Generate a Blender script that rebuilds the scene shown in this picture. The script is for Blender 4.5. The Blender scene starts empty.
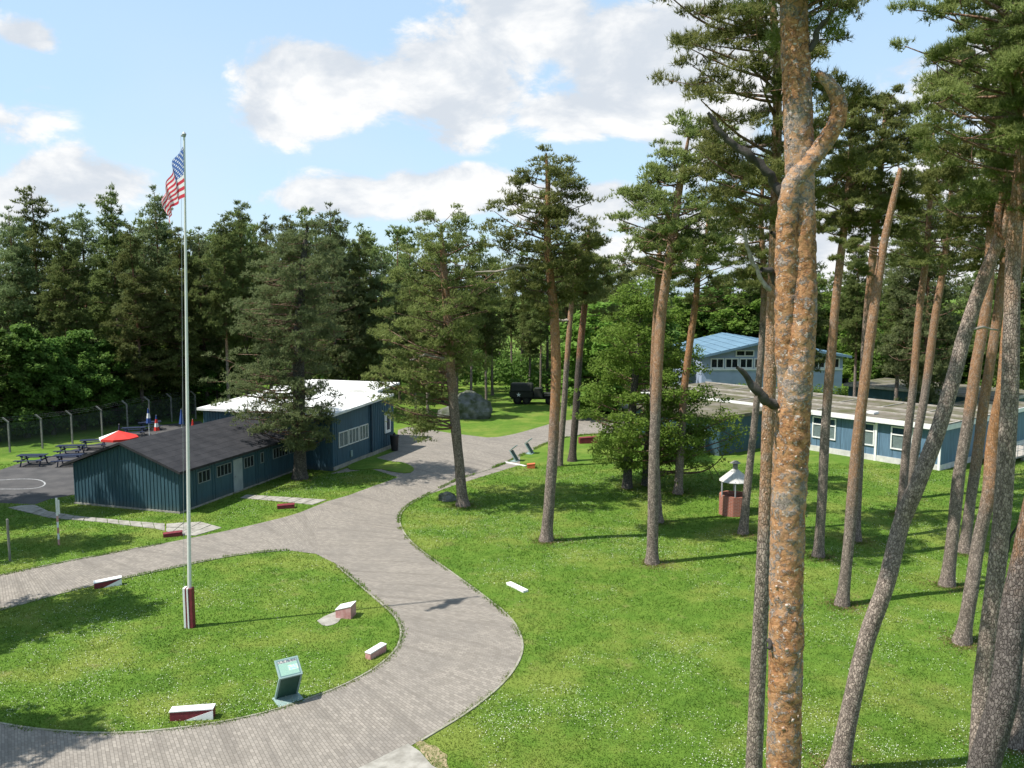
import bpy, math, random
import numpy as np
from mathutils import Vector

# ------------------------------------------------------------------ camera, sky, sun, exposure
F = 850.0; CAMH = 12.4; HORIZON = 290.0; W_, H_ = 1024, 768
PITCH = math.atan((384 - HORIZON) / F)
scene = bpy.context.scene
COL = scene.collection
scene.render.engine = 'CYCLES'
scene.render.resolution_x, scene.render.resolution_y = W_, H_
cd = bpy.data.cameras.new('camera'); cam = bpy.data.objects.new('camera', cd); COL.objects.link(cam)
cd.sensor_fit = 'HORIZONTAL'; cd.sensor_width = 36.0; cd.lens = F / W_ * 36.0
cd.clip_start = 0.1; cd.clip_end = 6000
cam.location = (0, 0, CAMH); cam.rotation_euler = (math.pi / 2 - PITCH, 0, 0)
scene.camera = cam

SUN_EL = math.radians(59.5)
SUN_FROM = Vector((-0.955, -0.297, 0)).normalized()          # horizontal direction the sunlight comes from
sun_vec = Vector((SUN_FROM.x * math.cos(SUN_EL), SUN_FROM.y * math.cos(SUN_EL), math.sin(SUN_EL)))
sd = bpy.data.lights.new('sun', 'SUN'); sd.energy = 4.0; sd.angle = math.radians(0.5); sd.color = (1.0, 0.965, 0.90)
sun = bpy.data.objects.new('sun', sd); COL.objects.link(sun)
sun.rotation_euler = (-sun_vec).to_track_quat('-Z', 'Y').to_euler(); sun.location = (-40, -20, 60)
scene.view_settings.view_transform = 'Standard'; scene.view_settings.look = 'None'
scene.view_settings.gamma = 1.0; scene.view_settings.use_curve_mapping = False
scene.view_settings.exposure = 0.95
scene.cycles.max_bounces = 6; scene.cycles.diffuse_bounces = 4; scene.cycles.transparent_max_bounces = 12; scene.cycles.transmission_bounces = 3


def cam_dir(px, py):
    x = (px - 512) / F; y = (384 - py) / F
    return Vector((x, math.cos(PITCH) + y * math.sin(PITCH), -math.sin(PITCH) + y * math.cos(PITCH)))


def G(px, py, z=0.0):
    d = cam_dir(px, py); t = (z - CAMH) / d.z
    return Vector((d.x * t, d.y * t, z))


def D(px, py, Y):
    d = cam_dir(px, py); t = Y / d.y
    return Vector((d.x * t, Y, CAMH + d.z * t))


class NT:
    def __init__(s, tree): s.t = tree; s.n = tree.nodes; s.l = tree.links
    def add(s, kind, **kw):
        n = s.n.new(kind)
        for k, v in kw.items(): setattr(n, k, v)
        return n
    def link(s, a, b): s.l.new(a, b)
    def _in(s, sock, v):
        if hasattr(v, 'is_output') or hasattr(v, 'links'): s.l.new(v, sock)
        else: sock.default_value = v
    def math(s, op, a, b=0.0, c=None, clamp=False):
        n = s.add('ShaderNodeMath', operation=op, use_clamp=clamp)
        s._in(n.inputs[0], a); s._in(n.inputs[1], b)
        if c is not None: s._in(n.inputs[2], c)
        return n.outputs[0]
    def noise(s, vec, scale, detail=4, rough=0.55, dist=0.0):
        n = s.add('ShaderNodeTexNoise'); n.inputs['Scale'].default_value = scale; n.inputs['Detail'].default_value = detail
        n.inputs['Roughness'].default_value = rough; n.inputs['Distortion'].default_value = dist
        if vec is not None: s.link(vec, n.inputs['Vector'])
        return n.outputs[0]
    def ramp(s, fac, lo, hi):
        n = s.add('ShaderNodeMapRange', interpolation_type='SMOOTHSTEP'); s._in(n.inputs[0], fac)
        n.inputs[1].default_value = lo; n.inputs[2].default_value = hi
        return n.outputs[0]
    def mix(s, fac, a, b, blend='MIX'):
        n = s.add('ShaderNodeMix', data_type='RGBA', blend_type=blend)
        s._in(n.inputs[0], fac); s._in(n.inputs[6], a if hasattr(a, 'links') else (*a, 1)[:4]); s._in(n.inputs[7], b if hasattr(b, 'links') else (*b, 1)[:4])
        return n.outputs[2]
    def mapping(s, vec, scale=(1, 1, 1), loc=(0, 0, 0), rot=(0, 0, 0)):
        n = s.add('ShaderNodeMapping'); s.link(vec, n.inputs[0]); n.inputs['Scale'].default_value = scale
        n.inputs['Location'].default_value = loc; n.inputs['Rotation'].default_value = rot
        return n.outputs[0]


# world: Nishita sky with cumulus clouds all round
world = bpy.data.worlds.new('World'); scene.world = world; world.use_nodes = True
w = NT(world.node_tree); w.n.clear()
wo = w.add('ShaderNodeOutputWorld'); bg = w.add('ShaderNodeBackground'); w.link(bg.outputs[0], wo.inputs[0])
sky = w.add('ShaderNodeTexSky', sky_type='NISHITA'); sky.sun_disc = False
sky.sun_elevation = SUN_EL; sky.sun_rotation = math.atan2(SUN_FROM.x, SUN_FROM.y)
sky.altitude = 400; sky.air_density = 1.0; sky.dust_density = 1.2; sky.ozone_density = 1.6
SKY_STRENGTH = 0.14
bg.inputs[1].default_value = SKY_STRENGTH
tc = w.add('ShaderNodeTexCoord').outputs['Generated']


def blob(px, py, rx, ry):
    """a soft cloud-bank centre in direction space"""
    d = cam_dir(px, py).normalized()
    m = w.mapping(tc, scale=(F / rx, F / rx * 0.9, F / ry), loc=(-d.x * F / rx, -d.y * F / rx * 0.9, -d.z * F / ry))
    ln = w.add('ShaderNodeVectorMath', operation='LENGTH'); w.link(m, ln.inputs[0])
    return w.math('SUBTRACT', 1.0, ln.outputs['Value'], clamp=True)


field = None
for b in [(318, 92, 100, 66), (285, 112, 66, 38), (455, 80, 110, 72), (530, 25, 130, 80), (620, 60, 130, 90), (590, 112, 110, 42), (700, 70, 130, 130), (330, 197, 105, 33), (440, 198, 140, 38), (570, 208, 130, 38), (20, 32, 50, 25), (75, 180, 90, 38), (5, 198, 60, 32),
          (820, 250, 300, 70), (-200, 120, 200, 90), (-350, -100, 250, 120), (1300, 60, 300, 120), (1500, 200, 300, 90), (300, -350, 300, 120), (900, -300, 300, 150), (1000, 190, 120, 60)]:
    v = blob(*b)
    field = v if field is None else w.math('MAXIMUM', field, v)
sep = w.add('ShaderNodeSeparateXYZ'); w.link(tc, sep.inputs[0])
nvec = w.mapping(tc, scale=(1, 1, 1.9))
n_big = w.noise(nvec, 2.2, 3, 0.5)
n_fine = w.noise(nvec, 7.5, 12, 0.62, 0.25)
other = w.ramp(n_big, 0.60, 0.80)                       # the same broken cloud away from the view
infront = w.math('GREATER_THAN', sep.outputs[1], 0.45)
other = w.math('MULTIPLY', other, w.math('SUBTRACT', 1.0, infront))
base = w.math('MAXIMUM', w.math('MULTIPLY', field, 1.0), w.math('MULTIPLY', other, 0.8))
dens = w.math('ADD', base, w.math('MULTIPLY', w.math('SUBTRACT', n_fine, 0.5), 1.9))
gate = w.ramp(base, 0.0, 0.12)
cover = w.math('MULTIPLY', w.ramp(dens, 0.18, 0.46), gate)
veil = w.math('MULTIPLY', w.ramp(n_big, 0.35, 0.75), w.ramp(sep.outputs[2], 0.38, 0.0))  # thin milky veil low down
veil = w.math('MULTIPLY', veil, 0.7)
n_sh = w.noise(w.mapping(tc, scale=(1, 1, 1.9), loc=(0.035, 0.0, -0.05)), 7.5, 8, 0.55, 0.25)
shade = w.ramp(w.math('SUBTRACT', n_fine, n_sh), -0.14, 0.20)
ccol = w.mix(shade, (2.6, 2.82, 3.1), (3.95, 3.95, 3.92))
skyc = w.mix(0.72, sky.outputs[0], (1.95, 2.75, 3.5))      # hazy summer air scattering
skyc = w.mix(veil, skyc, (2.75, 3.2, 3.5))
w.link(w.mix(cover, skyc, ccol), bg.inputs[0])

# ------------------------------------------------------------------ materials
MATS = {}


def mat(name, col, rough=0.7, spec=0.3, metal=0.0, var=0.0, vscale=3.0, bump=0.0, bscale=30.0, col2=None):
    if name in MATS: return MATS[name]
    m = bpy.data.materials.new(name); m.use_nodes = True
    t = NT(m.node_tree); p = t.n['Principled BSDF']
    p.inputs['Roughness'].default_value = rough; p.inputs['Specular IOR Level'].default_value = spec; p.inputs['Metallic'].default_value = metal
    c = t.add('ShaderNodeTexCoord').outputs['Object']
    if var > 0 or col2:
        a = t.ramp(t.noise(c, vscale, 6, 0.6), 0.32, 0.68)
        b2 = col2 or tuple(max(0, x * (1 - var)) for x in col)
        t.link(t.mix(a, b2, col), p.inputs['Base Color'])
    else: p.inputs['Base Color'].default_value = (*col, 1)
    if bump:
        bn = t.add('ShaderNodeBump'); bn.inputs['Strength'].default_value = bump; bn.inputs['Distance'].default_value = 0.02
        t.link(t.noise(c, bscale, 5, 0.6), bn.inputs['Height']); t.link(bn.outputs[0], p.inputs['Normal'])
    MATS[name] = m
    return m


def foliage_mat(name, c1, c2, transl=0.35, c3=None, rough=0.6):
    m = bpy.data.materials.new(name); m.use_nodes = True
    t = NT(m.node_tree); p = t.n['Principled BSDF']; out = t.n['Material Output']
    c = t.add('ShaderNodeTexCoord').outputs['Object']
    a = t.ramp(t.noise(c, 1.3, 4, 0.6), 0.35, 0.65)
    col = t.mix(a, c1, c2)
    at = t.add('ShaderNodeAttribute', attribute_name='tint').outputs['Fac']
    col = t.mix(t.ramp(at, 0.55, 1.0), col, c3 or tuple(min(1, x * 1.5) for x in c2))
    info = t.add('ShaderNodeObjectInfo').outputs['Random']
    hs = t.add('ShaderNodeHueSaturation'); t.link(col, hs.inputs['Color'])
    t.link(t.math('ADD', 0.485, t.math('MULTIPLY', info, 0.03)), hs.inputs['Hue']); t.link(t.math('ADD', 0.8, t.math('MULTIPLY', info, 0.4)), hs.inputs['Value'])
    col = hs.outputs[0]
    t.link(col, p.inputs['Base Color']); p.inputs['Roughness'].default_value = rough; p.inputs['Specular IOR Level'].default_value = 0.12
    tr = t.add('ShaderNodeBsdfTranslucent'); t.link(col, tr.inputs[0])
    mx = t.add('ShaderNodeMixShader'); mx.inputs[0].default_value = transl
    t.link(p.outputs[0], mx.inputs[1]); t.link(tr.outputs[0], mx.inputs[2]); t.link(mx.outputs[0], out.inputs[0])
    MATS[name] = m
    return m


foliage_mat('pine_needles', (0.160, 0.190, 0.055), (0.220, 0.245, 0.076), 0.5, (0.27, 0.285, 0.10))
foliage_mat('pine_needles_blue', (0.145, 0.190, 0.078), (0.200, 0.240, 0.100), 0.5, (0.25, 0.285, 0.13))
foliage_mat('pine_needles_far', (0.130, 0.168, 0.050), (0.180, 0.215, 0.068), 0.5, (0.23, 0.255, 0.09))
foliage_mat('beech_leaves', (0.130, 0.215, 0.032), (0.175, 0.275, 0.048), 0.5, (0.22, 0.32, 0.07))
foliage_mat('broad_leaves', (0.080, 0.150, 0.027), (0.120, 0.200, 0.040), 0.5, (0.17, 0.25, 0.06))


def bark_mat(name, h0, grey=(0.235, 0.188, 0.155), orange=(0.335, 0.185, 0.100), pale=(0.42, 0.35, 0.30), soft=2.0, scale=21.0, palemix=0.5, squash=0.55, depth=0.012, patch=0.7):
    m = bpy.data.materials.new(name); m.use_nodes = True
    t = NT(m.node_tree); p = t.n['Principled BSDF']
    c = t.add('ShaderNodeTexCoord').outputs['Object']
    z = t.add('ShaderNodeSeparateXYZ'); t.link(c, z.inputs[0])
    st = t.mapping(c, scale=(1, 1, squash))
    vor = t.add('ShaderNodeTexVoronoi', feature='DISTANCE_TO_EDGE'); vor.inputs['Scale'].default_value = scale
    wob = t.add('ShaderNodeMix', data_type='VECTOR'); wob.inputs[0].default_value = 0.05
    nn = t.add('ShaderNodeTexNoise'); nn.inputs['Scale'].default_value = scale * 0.8; t.link(st, nn.inputs['Vector'])
    t.link(st, wob.inputs[4]); t.link(nn.outputs['Color'], wob.inputs[5]); t.link(wob.outputs[1], vor.inputs['Vector'])
    crack = t.ramp(vor.outputs['Distance'], 0.0, 0.16)
    vc = t.add('ShaderNodeTexVoronoi', feature='F1'); vc.inputs['Scale'].default_value = scale; t.link(wob.outputs[1], vc.inputs['Vector'])
    cell = t.add('ShaderNodeSeparateColor'); t.link(vc.outputs['Color'], cell.inputs[0])
    n1 = t.noise(c, 1.1, 5, 0.6); n2 = t.noise(st, 16, 6, 0.65)
    greyc = t.mix(cell.outputs[0], tuple(x * 0.62 for x in grey), tuple(x * 1.45 for x in grey))
    orc = t.mix(cell.outputs[1], tuple(x * 0.70 for x in orange), tuple(x * 1.15 for x in orange))
    orc = t.mix(t.math('MULTIPLY', t.ramp(n2, 0.48, 0.66), palemix), orc, pale)
    orc = t.mix(t.math('MULTIPLY', t.ramp(t.noise(c, 3.3, 6, 0.7), 0.50, 0.66), patch), orc, greyc)
    hm = t.math('ADD', t.math('DIVIDE', t.math('SUBTRACT', z.outputs[2], h0), soft), t.math('MULTIPLY', t.math('SUBTRACT', n1, 0.5), 2.6))
    colr = t.mix(t.ramp(hm, -0.6, 0.8), greyc, orc)
    dk = t.mix(crack, (0.42, 0.40, 0.40), (1, 1, 1))
    dk = t.mix(t.ramp(hm, -0.4, 1.0), dk, t.mix(crack, (0.7, 0.66, 0.62), (1, 1, 1)))
    t.link(t.mix(1.0, colr, dk, 'MULTIPLY'), p.inputs['Base Color'])
    p.inputs['Roughness'].default_value = 0.85; p.inputs['Specular IOR Level'].default_value = 0.2
    bn = t.add('ShaderNodeBump'); bn.inputs['Strength'].default_value = 0.9; bn.inputs['Distance'].default_value = depth
    hgt = t.math('ADD', crack, t.math('MULTIPLY', n2, 0.6)); t.link(hgt, bn.inputs['Height']); t.link(bn.outputs[0], p.inputs['Normal'])
    MATS[name] = m
    return m


def main_bark():
    """flaking upper bark: orange ground, ragged grey and pale scales lying across it"""
    m = bpy.data.materials.new('bark_main'); m.use_nodes = True
    t = NT(m.node_tree); p = t.n['Principled BSDF']; c = t.add('ShaderNodeTexCoord').outputs['Object']
    hz = t.mapping(c, scale=(1, 1, 1.12))
    n1 = t.noise(hz, 11.0, 8, 0.72, 0.3); n2 = t.noise(hz, 19, 8, 0.7, 0.5); n3 = t.noise(c, 1.6, 5, 0.6); n4 = t.noise(hz, 42, 6, 0.7)
    col = t.mix(t.ramp(n2, 0.36, 0.64), (0.28, 0.125, 0.055), (0.47, 0.245, 0.115))
    col = t.mix(t.math('MULTIPLY', t.ramp(n3, 0.42, 0.66), 0.6), col, (0.37, 0.25, 0.16))
    col = t.mix(t.math('MULTIPLY', t.ramp(t.math('ADD', n1, t.math('MULTIPLY', t.math('SUBTRACT', n3, 0.5), 0.55)), 0.52, 0.59), 0.85), col, t.mix(t.ramp(n4, 0.35, 0.65), (0.24, 0.195, 0.175), (0.46, 0.40, 0.36)))
    col = t.mix(t.math('MULTIPLY', t.ramp(t.noise(hz, 16, 7, 0.7, 0.6), 0.58, 0.63), 0.9), col, (0.62, 0.53, 0.47))
    col = t.mix(t.math('MULTIPLY', t.ramp(t.noise(c, 6.5, 7, 0.7), 0.60, 0.68), 0.7), col, (0.15, 0.125, 0.115))
    col = t.mix(t.math('MULTIPLY', t.ramp(n4, 0.30, 0.42), 1.0), t.mix(1.0, col, (0.62, 0.58, 0.55), 'MULTIPLY'), col)
    t.link(col, p.inputs['Base Color']); p.inputs['Roughness'].default_value = 0.85; p.inputs['Specular IOR Level'].default_value = 0.2
    bn = t.add('ShaderNodeBump'); bn.inputs['Strength'].default_value = 1.0; bn.inputs['Distance'].default_value = 0.02
    t.link(t.math('ADD', t.math('ADD', t.ramp(n1, 0.5, 0.62), n2), t.math('MULTIPLY', n4, 0.5)), bn.inputs['Height']); t.link(bn.outputs[0], p.inputs['Normal'])
    MATS['bark_main'] = m


main_bark()
bark_mat('bark_low', 4.5)
bark_mat('bark_mid', 7.5)
bark_mat('bark_high', 11.0)
bark_mat('bark_orange', 5.2, orange=(0.37, 0.185, 0.085), patch=0.5, palemix=0.35)
bark_mat('bark_near_dark', 6.9, grey=(0.125, 0.105, 0.095), orange=(0.24, 0.13, 0.07))
bark_mat('bark_grey', 12.5, grey=(0.27, 0.215, 0.178))
bark_mat('bark_limb', 0.0, grey=(0.13, 0.10, 0.085), orange=(0.20, 0.115, 0.07))
bark_mat('bark_dark', 8.0, grey=(0.105, 0.085, 0.07), orange=(0.25, 0.11, 0.05))
bark_mat('bark_beech', 99.0, grey=(0.10, 0.09, 0.075))
mat('dead_wood', (0.075, 0.065, 0.058), 0.85, 0.15, var=0.5, vscale=9, bump=0.5)
mat('dead_wood_pale', (0.36, 0.31, 0.26), 0.85, 0.15, var=0.4, vscale=9, bump=0.5)


def grass_colour(t, c):
    n1 = t.noise(c, 0.30, 5, 0.62); n2 = t.noise(c, 1.7, 6, 0.65); n4 = t.noise(c, 0.75, 7, 0.7)
    col = t.mix(t.ramp(n2, 0.3, 0.7), (0.070, 0.142, 0.016), (0.114, 0.192, 0.026))
    col = t.mix(t.math('MULTIPLY', t.ramp(n1, 0.44, 0.66), 0.8), col, (0.185, 0.222, 0.044))
    col = t.mix(t.math('MULTIPLY', t.ramp(n4, 0.57, 0.70), 0.5), col, (0.235, 0.205, 0.085))
    return t.mix(t.math('MULTIPLY', t.ramp(t.noise(c, 0.5, 5, 0.6, 0.4), 0.54, 0.68), 0.5), col, (0.052, 0.115, 0.014))


def ground_mat():
    m = bpy.data.materials.new('lawn_ground'); m.use_nodes = True
    t = NT(m.node_tree); p = t.n['Principled BSDF']; c = t.add('ShaderNodeTexCoord').outputs['Object']
    n2 = t.noise(c, 2.4, 6, 0.65); n3 = t.noise(c, 22, 5, 0.7)
    col = t.mix(t.math('MULTIPLY', t.ramp(n3, 0.35, 0.65), 0.4), grass_colour(t, c), (0.055, 0.095, 0.014))
    t.link(col, p.inputs['Base Color']); p.inputs['Roughness'].default_value = 0.9; p.inputs['Specular IOR Level'].default_value = 0.1
    bn = t.add('ShaderNodeBump'); bn.inputs['Strength'].default_value = 0.6; bn.inputs['Distance'].default_value = 0.05
    t.link(t.math('ADD', n3, n2), bn.inputs['Height']); t.link(bn.outputs[0], p.inputs['Normal'])
    MATS['lawn_ground'] = m
    m = bpy.data.materials.new('grass_blades'); m.use_nodes = True
    t = NT(m.node_tree); p = t.n['Principled BSDF']; out = t.n['Material Output']; c = t.add('ShaderNodeTexCoord').outputs['Object']
    at = t.add('ShaderNodeAttribute', attribute_name='tint').outputs['Fac']; hs = t.add('ShaderNodeHueSaturation'); t.link(grass_colour(t, c), hs.inputs['Color'])
    t.link(t.math('ADD', 0.92, t.math('MULTIPLY', at, 0.38)), hs.inputs['Value']); t.link(hs.outputs[0], p.inputs['Base Color'])
    p.inputs['Roughness'].default_value = 0.7; p.inputs['Specular IOR Level'].default_value = 0.15
    tr = t.add('ShaderNodeBsdfTranslucent'); t.link(hs.outputs[0], tr.inputs[0]); mx = t.add('ShaderNodeMixShader'); mx.inputs[0].default_value = 0.45
    t.link(p.outputs[0], mx.inputs[1]); t.link(tr.outputs[0], mx.inputs[2]); t.link(mx.outputs[0], out.inputs[0]); MATS['grass_blades'] = m


ground_mat()


def paving_mat():
    m = bpy.data.materials.new('block_paving'); m.use_nodes = True
    t = NT(m.node_tree); p = t.n['Principled BSDF']; c = t.add('ShaderNodeTexCoord')
    uv = c.outputs['UV']; o = c.outputs['Object']
    br = t.add('ShaderNodeTexBrick'); t.link(uv, br.inputs['Vector']); br.inputs['Scale'].default_value = 1.0
    br.inputs['Brick Width'].default_value = 0.20; br.inputs['Row Height'].default_value = 0.105; br.inputs['Mortar Size'].default_value = 0.007
    br.inputs['Mortar Smooth'].default_value = 0.4; br.inputs['Bias'].default_value = 0.0
    br.inputs['Color1'].default_value = (0.195, 0.172, 0.145, 1); br.inputs['Color2'].default_value = (0.275, 0.243, 0.206, 1); br.inputs['Mortar'].default_value = (0.135, 0.118, 0.095, 1)
    n1 = t.noise(o, 0.45, 6, 0.65); n2 = t.noise(o, 5, 6, 0.7)
    # rows sunk and worn unevenly: broad streaks across the drive
    sv = t.mapping(uv, scale=(0.12, 1.9, 1)); n3 = t.noise(sv, 1.0, 4, 0.6)
    col = t.mix(t.math('MULTIPLY', t.ramp(n1, 0.42, 0.72), 0.45), br.outputs['Color'], (0.15, 0.135, 0.118))
    col = t.mix(t.math('MULTIPLY', t.ramp(n3, 0.48, 0.66), 0.5), col, (0.135, 0.118, 0.10))
    col = t.mix(t.math('MULTIPLY', t.ramp(n2, 0.52, 0.75), 0.3), col, (0.29, 0.265, 0.235))
    t.link(col, p.inputs['Base Color']); p.inputs['Roughness'].default_value = 0.85; p.inputs['Specular IOR Level'].default_value = 0.25
    bn = t.add('ShaderNodeBump'); bn.inputs['Strength'].default_value = 0.6; bn.inputs['Distance'].default_value = 0.015
    t.link(t.math('ADD', t.math('SUBTRACT', 1.0, br.outputs['Fac']), t.math('MULTIPLY', n2, 0.7)), bn.inputs['Height']); t.link(bn.outputs[0], p.inputs['Normal'])
    MATS['block_paving'] = m


paving_mat()
mat('asphalt', (0.085, 0.080, 0.078), 0.9, 0.2, col2=(0.056, 0.054, 0.054), vscale=0.8, bump=0.4, bscale=60)
mat('forecourt', (0.30, 0.275, 0.245), 0.88, 0.2, col2=(0.22, 0.20, 0.18), vscale=0.7, bump=0.4, bscale=50)
mat('concrete', (0.33, 0.31, 0.27), 0.9, 0.2, col2=(0.21, 0.195, 0.165), vscale=2.5, bump=0.4, bscale=40)
mat('sand', (0.34, 0.26, 0.165), 0.95, 0.1, col2=(0.15, 0.15, 0.06), vscale=5, bump=0.5, bscale=40)
mat('kerb', (0.30, 0.28, 0.235), 0.9, 0.2, col2=(0.19, 0.19, 0.12), vscale=3)
mat('line_paint', (0.42, 0.42, 0.41), 0.7, 0.3, col2=(0.20, 0.20, 0.20), vscale=5)


def cladding(name, col):
    m = bpy.data.materials.new(name); m.use_nodes = True
    t = NT(m.node_tree); p = t.n['Principled BSDF']; c = t.add('ShaderNodeTexCoord').outputs['Object']
    st = t.mapping(c, scale=(4, 4, 0.35))
    a = t.ramp(t.noise(st, 1.6, 5, 0.65), 0.3, 0.7)
    cc = t.mix(a, tuple(x * 0.74 for x in col), tuple(x * 1.12 for x in col))
    zz = t.add('ShaderNodeSeparateXYZ'); t.link(c, zz.inputs[0])
    grime = t.math('MULTIPLY', t.ramp(t.math('ADD', zz.outputs[2], t.math('MULTIPLY', t.noise(c, 3, 4, 0.6), 0.6)), 0.85, 0.35), 0.4)
    cc = t.mix(grime, cc, (0.10, 0.10, 0.075))
    t.link(cc, p.inputs['Base Color']); p.inputs['Roughness'].default_value = 0.62; p.inputs['Specular IOR Level'].default_value = 0.3
    MATS[name] = m


cladding('blue_boards', (0.040, 0.088, 0.112))
cladding('blue_boards_bright', (0.044, 0.098, 0.135))
cladding('blue_panels', (0.105, 0.180, 0.255))
mat('blue_trim', (0.035, 0.07, 0.10), 0.6, 0.3, var=0.3)
mat('roof_felt', (0.026, 0.026, 0.029), 0.9, 0.15, col2=(0.040, 0.039, 0.042), vscale=1.3, bump=0.5, bscale=70)
mat('white_roof', (0.72, 0.71, 0.69), 0.8, 0.2, col2=(0.54, 0.53, 0.50), vscale=0.8)
mat('shelter_roof', (0.52, 0.51, 0.48), 0.7, 0.3, col2=(0.40, 0.385, 0.35), vscale=4)
mat('litter', (0.17, 0.11, 0.06), 0.95, 0.05, var=0.5, vscale=6)
mat('white_paint', (0.78, 0.77, 0.74), 0.6, 0.35, var=0.10, vscale=3)
mat('flagpole_paint', (0.66, 0.65, 0.60), 0.5, 0.4, var=0.12, vscale=1.0)
mat('plinth', (0.62, 0.60, 0.56), 0.85, 0.2, var=0.25, vscale=2)
mat('window_frame', (0.62, 0.62, 0.58), 0.5, 0.4, var=0.1)
mat('hut_frame', (0.20, 0.23, 0.23), 0.6, 0.3, var=0.2)
mat('door_grey', (0.30, 0.34, 0.35), 0.6, 0.3, var=0.2, vscale=2)
mat('mossy_roof', (0.165, 0.145, 0.12), 0.95, 0.1, col2=(0.085, 0.085, 0.04), vscale=0.7, bump=0.5, bscale=25)
mat('roof_edge', (0.40, 0.37, 0.33), 0.9, 0.2, col2=(0.27, 0.24, 0.20), vscale=1.5)
mat('hall_roof', (0.12, 0.205, 0.27), 0.7, 0.25, col2=(0.095, 0.165, 0.225), vscale=0.6)
mat('pale_blue_wall', (0.36, 0.42, 0.55), 0.7, 0.3, col2=(0.30, 0.36, 0.48), vscale=1)
mat('maroon_paint', (0.20, 0.030, 0.040), 0.6, 0.3, col2=(0.13, 0.022, 0.028), vscale=6)
mat('red_paint', (0.45, 0.045, 0.035), 0.6, 0.35, var=0.3, vscale=6)
mat('faded_red', (0.44, 0.20, 0.18), 0.7, 0.3, col2=(0.55, 0.32, 0.29), vscale=5)
mat('orange_red', (0.50, 0.13, 0.05), 0.6, 0.3, var=0.2)
mat('navy_paint', (0.018, 0.027, 0.060), 0.55, 0.4, var=0.25, vscale=3)
mat('umbrella_red', (0.60, 0.045, 0.035), 0.75, 0.2, var=0.12)
mat('umbrella_white', (0.72, 0.70, 0.68), 0.75, 0.2, var=0.1)
mat('umbrella_blue', (0.045, 0.085, 0.26), 0.75, 0.2, var=0.2)
mat('steel', (0.36, 0.37, 0.38), 0.5, 0.5, 0.3, var=0.2)
mat('green_steel', (0.028, 0.075, 0.052), 0.5, 0.4, var=0.2)
mat('grey_steel', (0.24, 0.33, 0.31), 0.6, 0.3, 0.0, var=0.15)
mat('post_concrete', (0.25, 0.24, 0.215), 0.9, 0.2, var=0.35, vscale=2)
mat('black_plastic', (0.014, 0.014, 0.016), 0.5, 0.4)
mat('olive_paint', (0.022, 0.025, 0.018), 0.65, 0.3, var=0.3)
mat('rubber', (0.012, 0.012, 0.012), 0.9, 0.2)
mat('yellow_paint', (0.70, 0.52, 0.03), 0.6, 0.3)
mat('car_silver', (0.45, 0.46, 0.46), 0.35, 0.5, 0.4)
mat('rock', (0.17, 0.17, 0.155), 0.95, 0.1, col2=(0.06, 0.07, 0.04), vscale=1.3, bump=0.9, bscale=7)
mat('curtain', (0.62, 0.62, 0.58), 0.9, 0.1, var=0.15, vscale=4)
mat('interior_dark', (0.05, 0.05, 0.05), 0.9, 0.1)
mat('daisy_white', (0.58, 0.60, 0.47), 0.8, 0.1)
mat('flake_pale', (0.50, 0.41, 0.35), 0.85, 0.15, col2=(0.38, 0.23, 0.15), vscale=6)
mat('flake_grey', (0.31, 0.265, 0.24), 0.9, 0.1, col2=(0.20, 0.165, 0.145), vscale=9)


def glass_mat():
    m = bpy.data.materials.new('window_glass'); m.use_nodes = True; t = NT(m.node_tree); p = t.n['Principled BSDF']; out = t.n['Material Output']
    p.inputs['Base Color'].default_value = (0.03, 0.035, 0.04, 1); p.inputs['Roughness'].default_value = 0.06; p.inputs['Specular IOR Level'].default_value = 0.7
    tr = t.add('ShaderNodeBsdfTransparent'); tr.inputs[0].default_value = (0.8, 0.85, 0.86, 1)
    mx = t.add('ShaderNodeMixShader'); mx.inputs[0].default_value = 0.86
    t.link(p.outputs[0], mx.inputs[1]); t.link(tr.outputs[0], mx.inputs[2]); t.link(mx.outputs[0], out.inputs[0])
    MATS['window_glass'] = m


glass_mat()


def chain_mat():
    m = bpy.data.materials.new('chain_link'); m.use_nodes = True; t = NT(m.node_tree); p = t.n['Principled BSDF']; out = t.n['Material Output']
    p.inputs['Base Color'].default_value = (0.10, 0.12, 0.11, 1); p.inputs['Roughness'].default_value = 0.6
    uv = t.add('ShaderNodeTexCoord').outputs['UV']
    fac = None
    for r in (math.radians(45), math.radians(-45)):
        mp = t.mapping(uv, rot=(0, 0, r)); s = t.add('ShaderNodeSeparateXYZ'); t.link(mp, s.inputs[0])
        f = t.math('LESS_THAN', t.math('FRACT', t.math('MULTIPLY', s.outputs[0], 1 / 0.06)), 0.085)
        fac = f if fac is None else t.math('MAXIMUM', fac, f)
    tr = t.add('ShaderNodeBsdfTransparent'); mx = t.add('ShaderNodeMixShader'); t.link(fac, mx.inputs[0])
    t.link(tr.outputs[0], mx.inputs[1]); t.link(p.outputs[0], mx.inputs[2]); t.link(mx.outputs[0], out.inputs[0])
    MATS['chain_link'] = m


chain_mat()


def brick_mat():
    m = bpy.data.materials.new('red_brick'); m.use_nodes = True; t = NT(m.node_tree); p = t.n['Principled BSDF']
    uv = t.add('ShaderNodeTexCoord').outputs['UV']
    br = t.add('ShaderNodeTexBrick'); t.link(uv, br.inputs['Vector']); br.inputs['Scale'].default_value = 1
    br.inputs['Brick Width'].default_value = 0.25; br.inputs['Row Height'].default_value = 0.08; br.inputs['Mortar Size'].default_value = 0.008
    br.inputs['Color1'].default_value = (0.34, 0.10, 0.055, 1); br.inputs['Color2'].default_value = (0.26, 0.075, 0.045, 1); br.inputs['Mortar'].default_value = (0.30, 0.24, 0.20, 1)
    t.link(br.outputs['Color'], p.inputs['Base Color']); p.inputs['Roughness'].default_value = 0.9
    MATS['red_brick'] = m


brick_mat()


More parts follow.
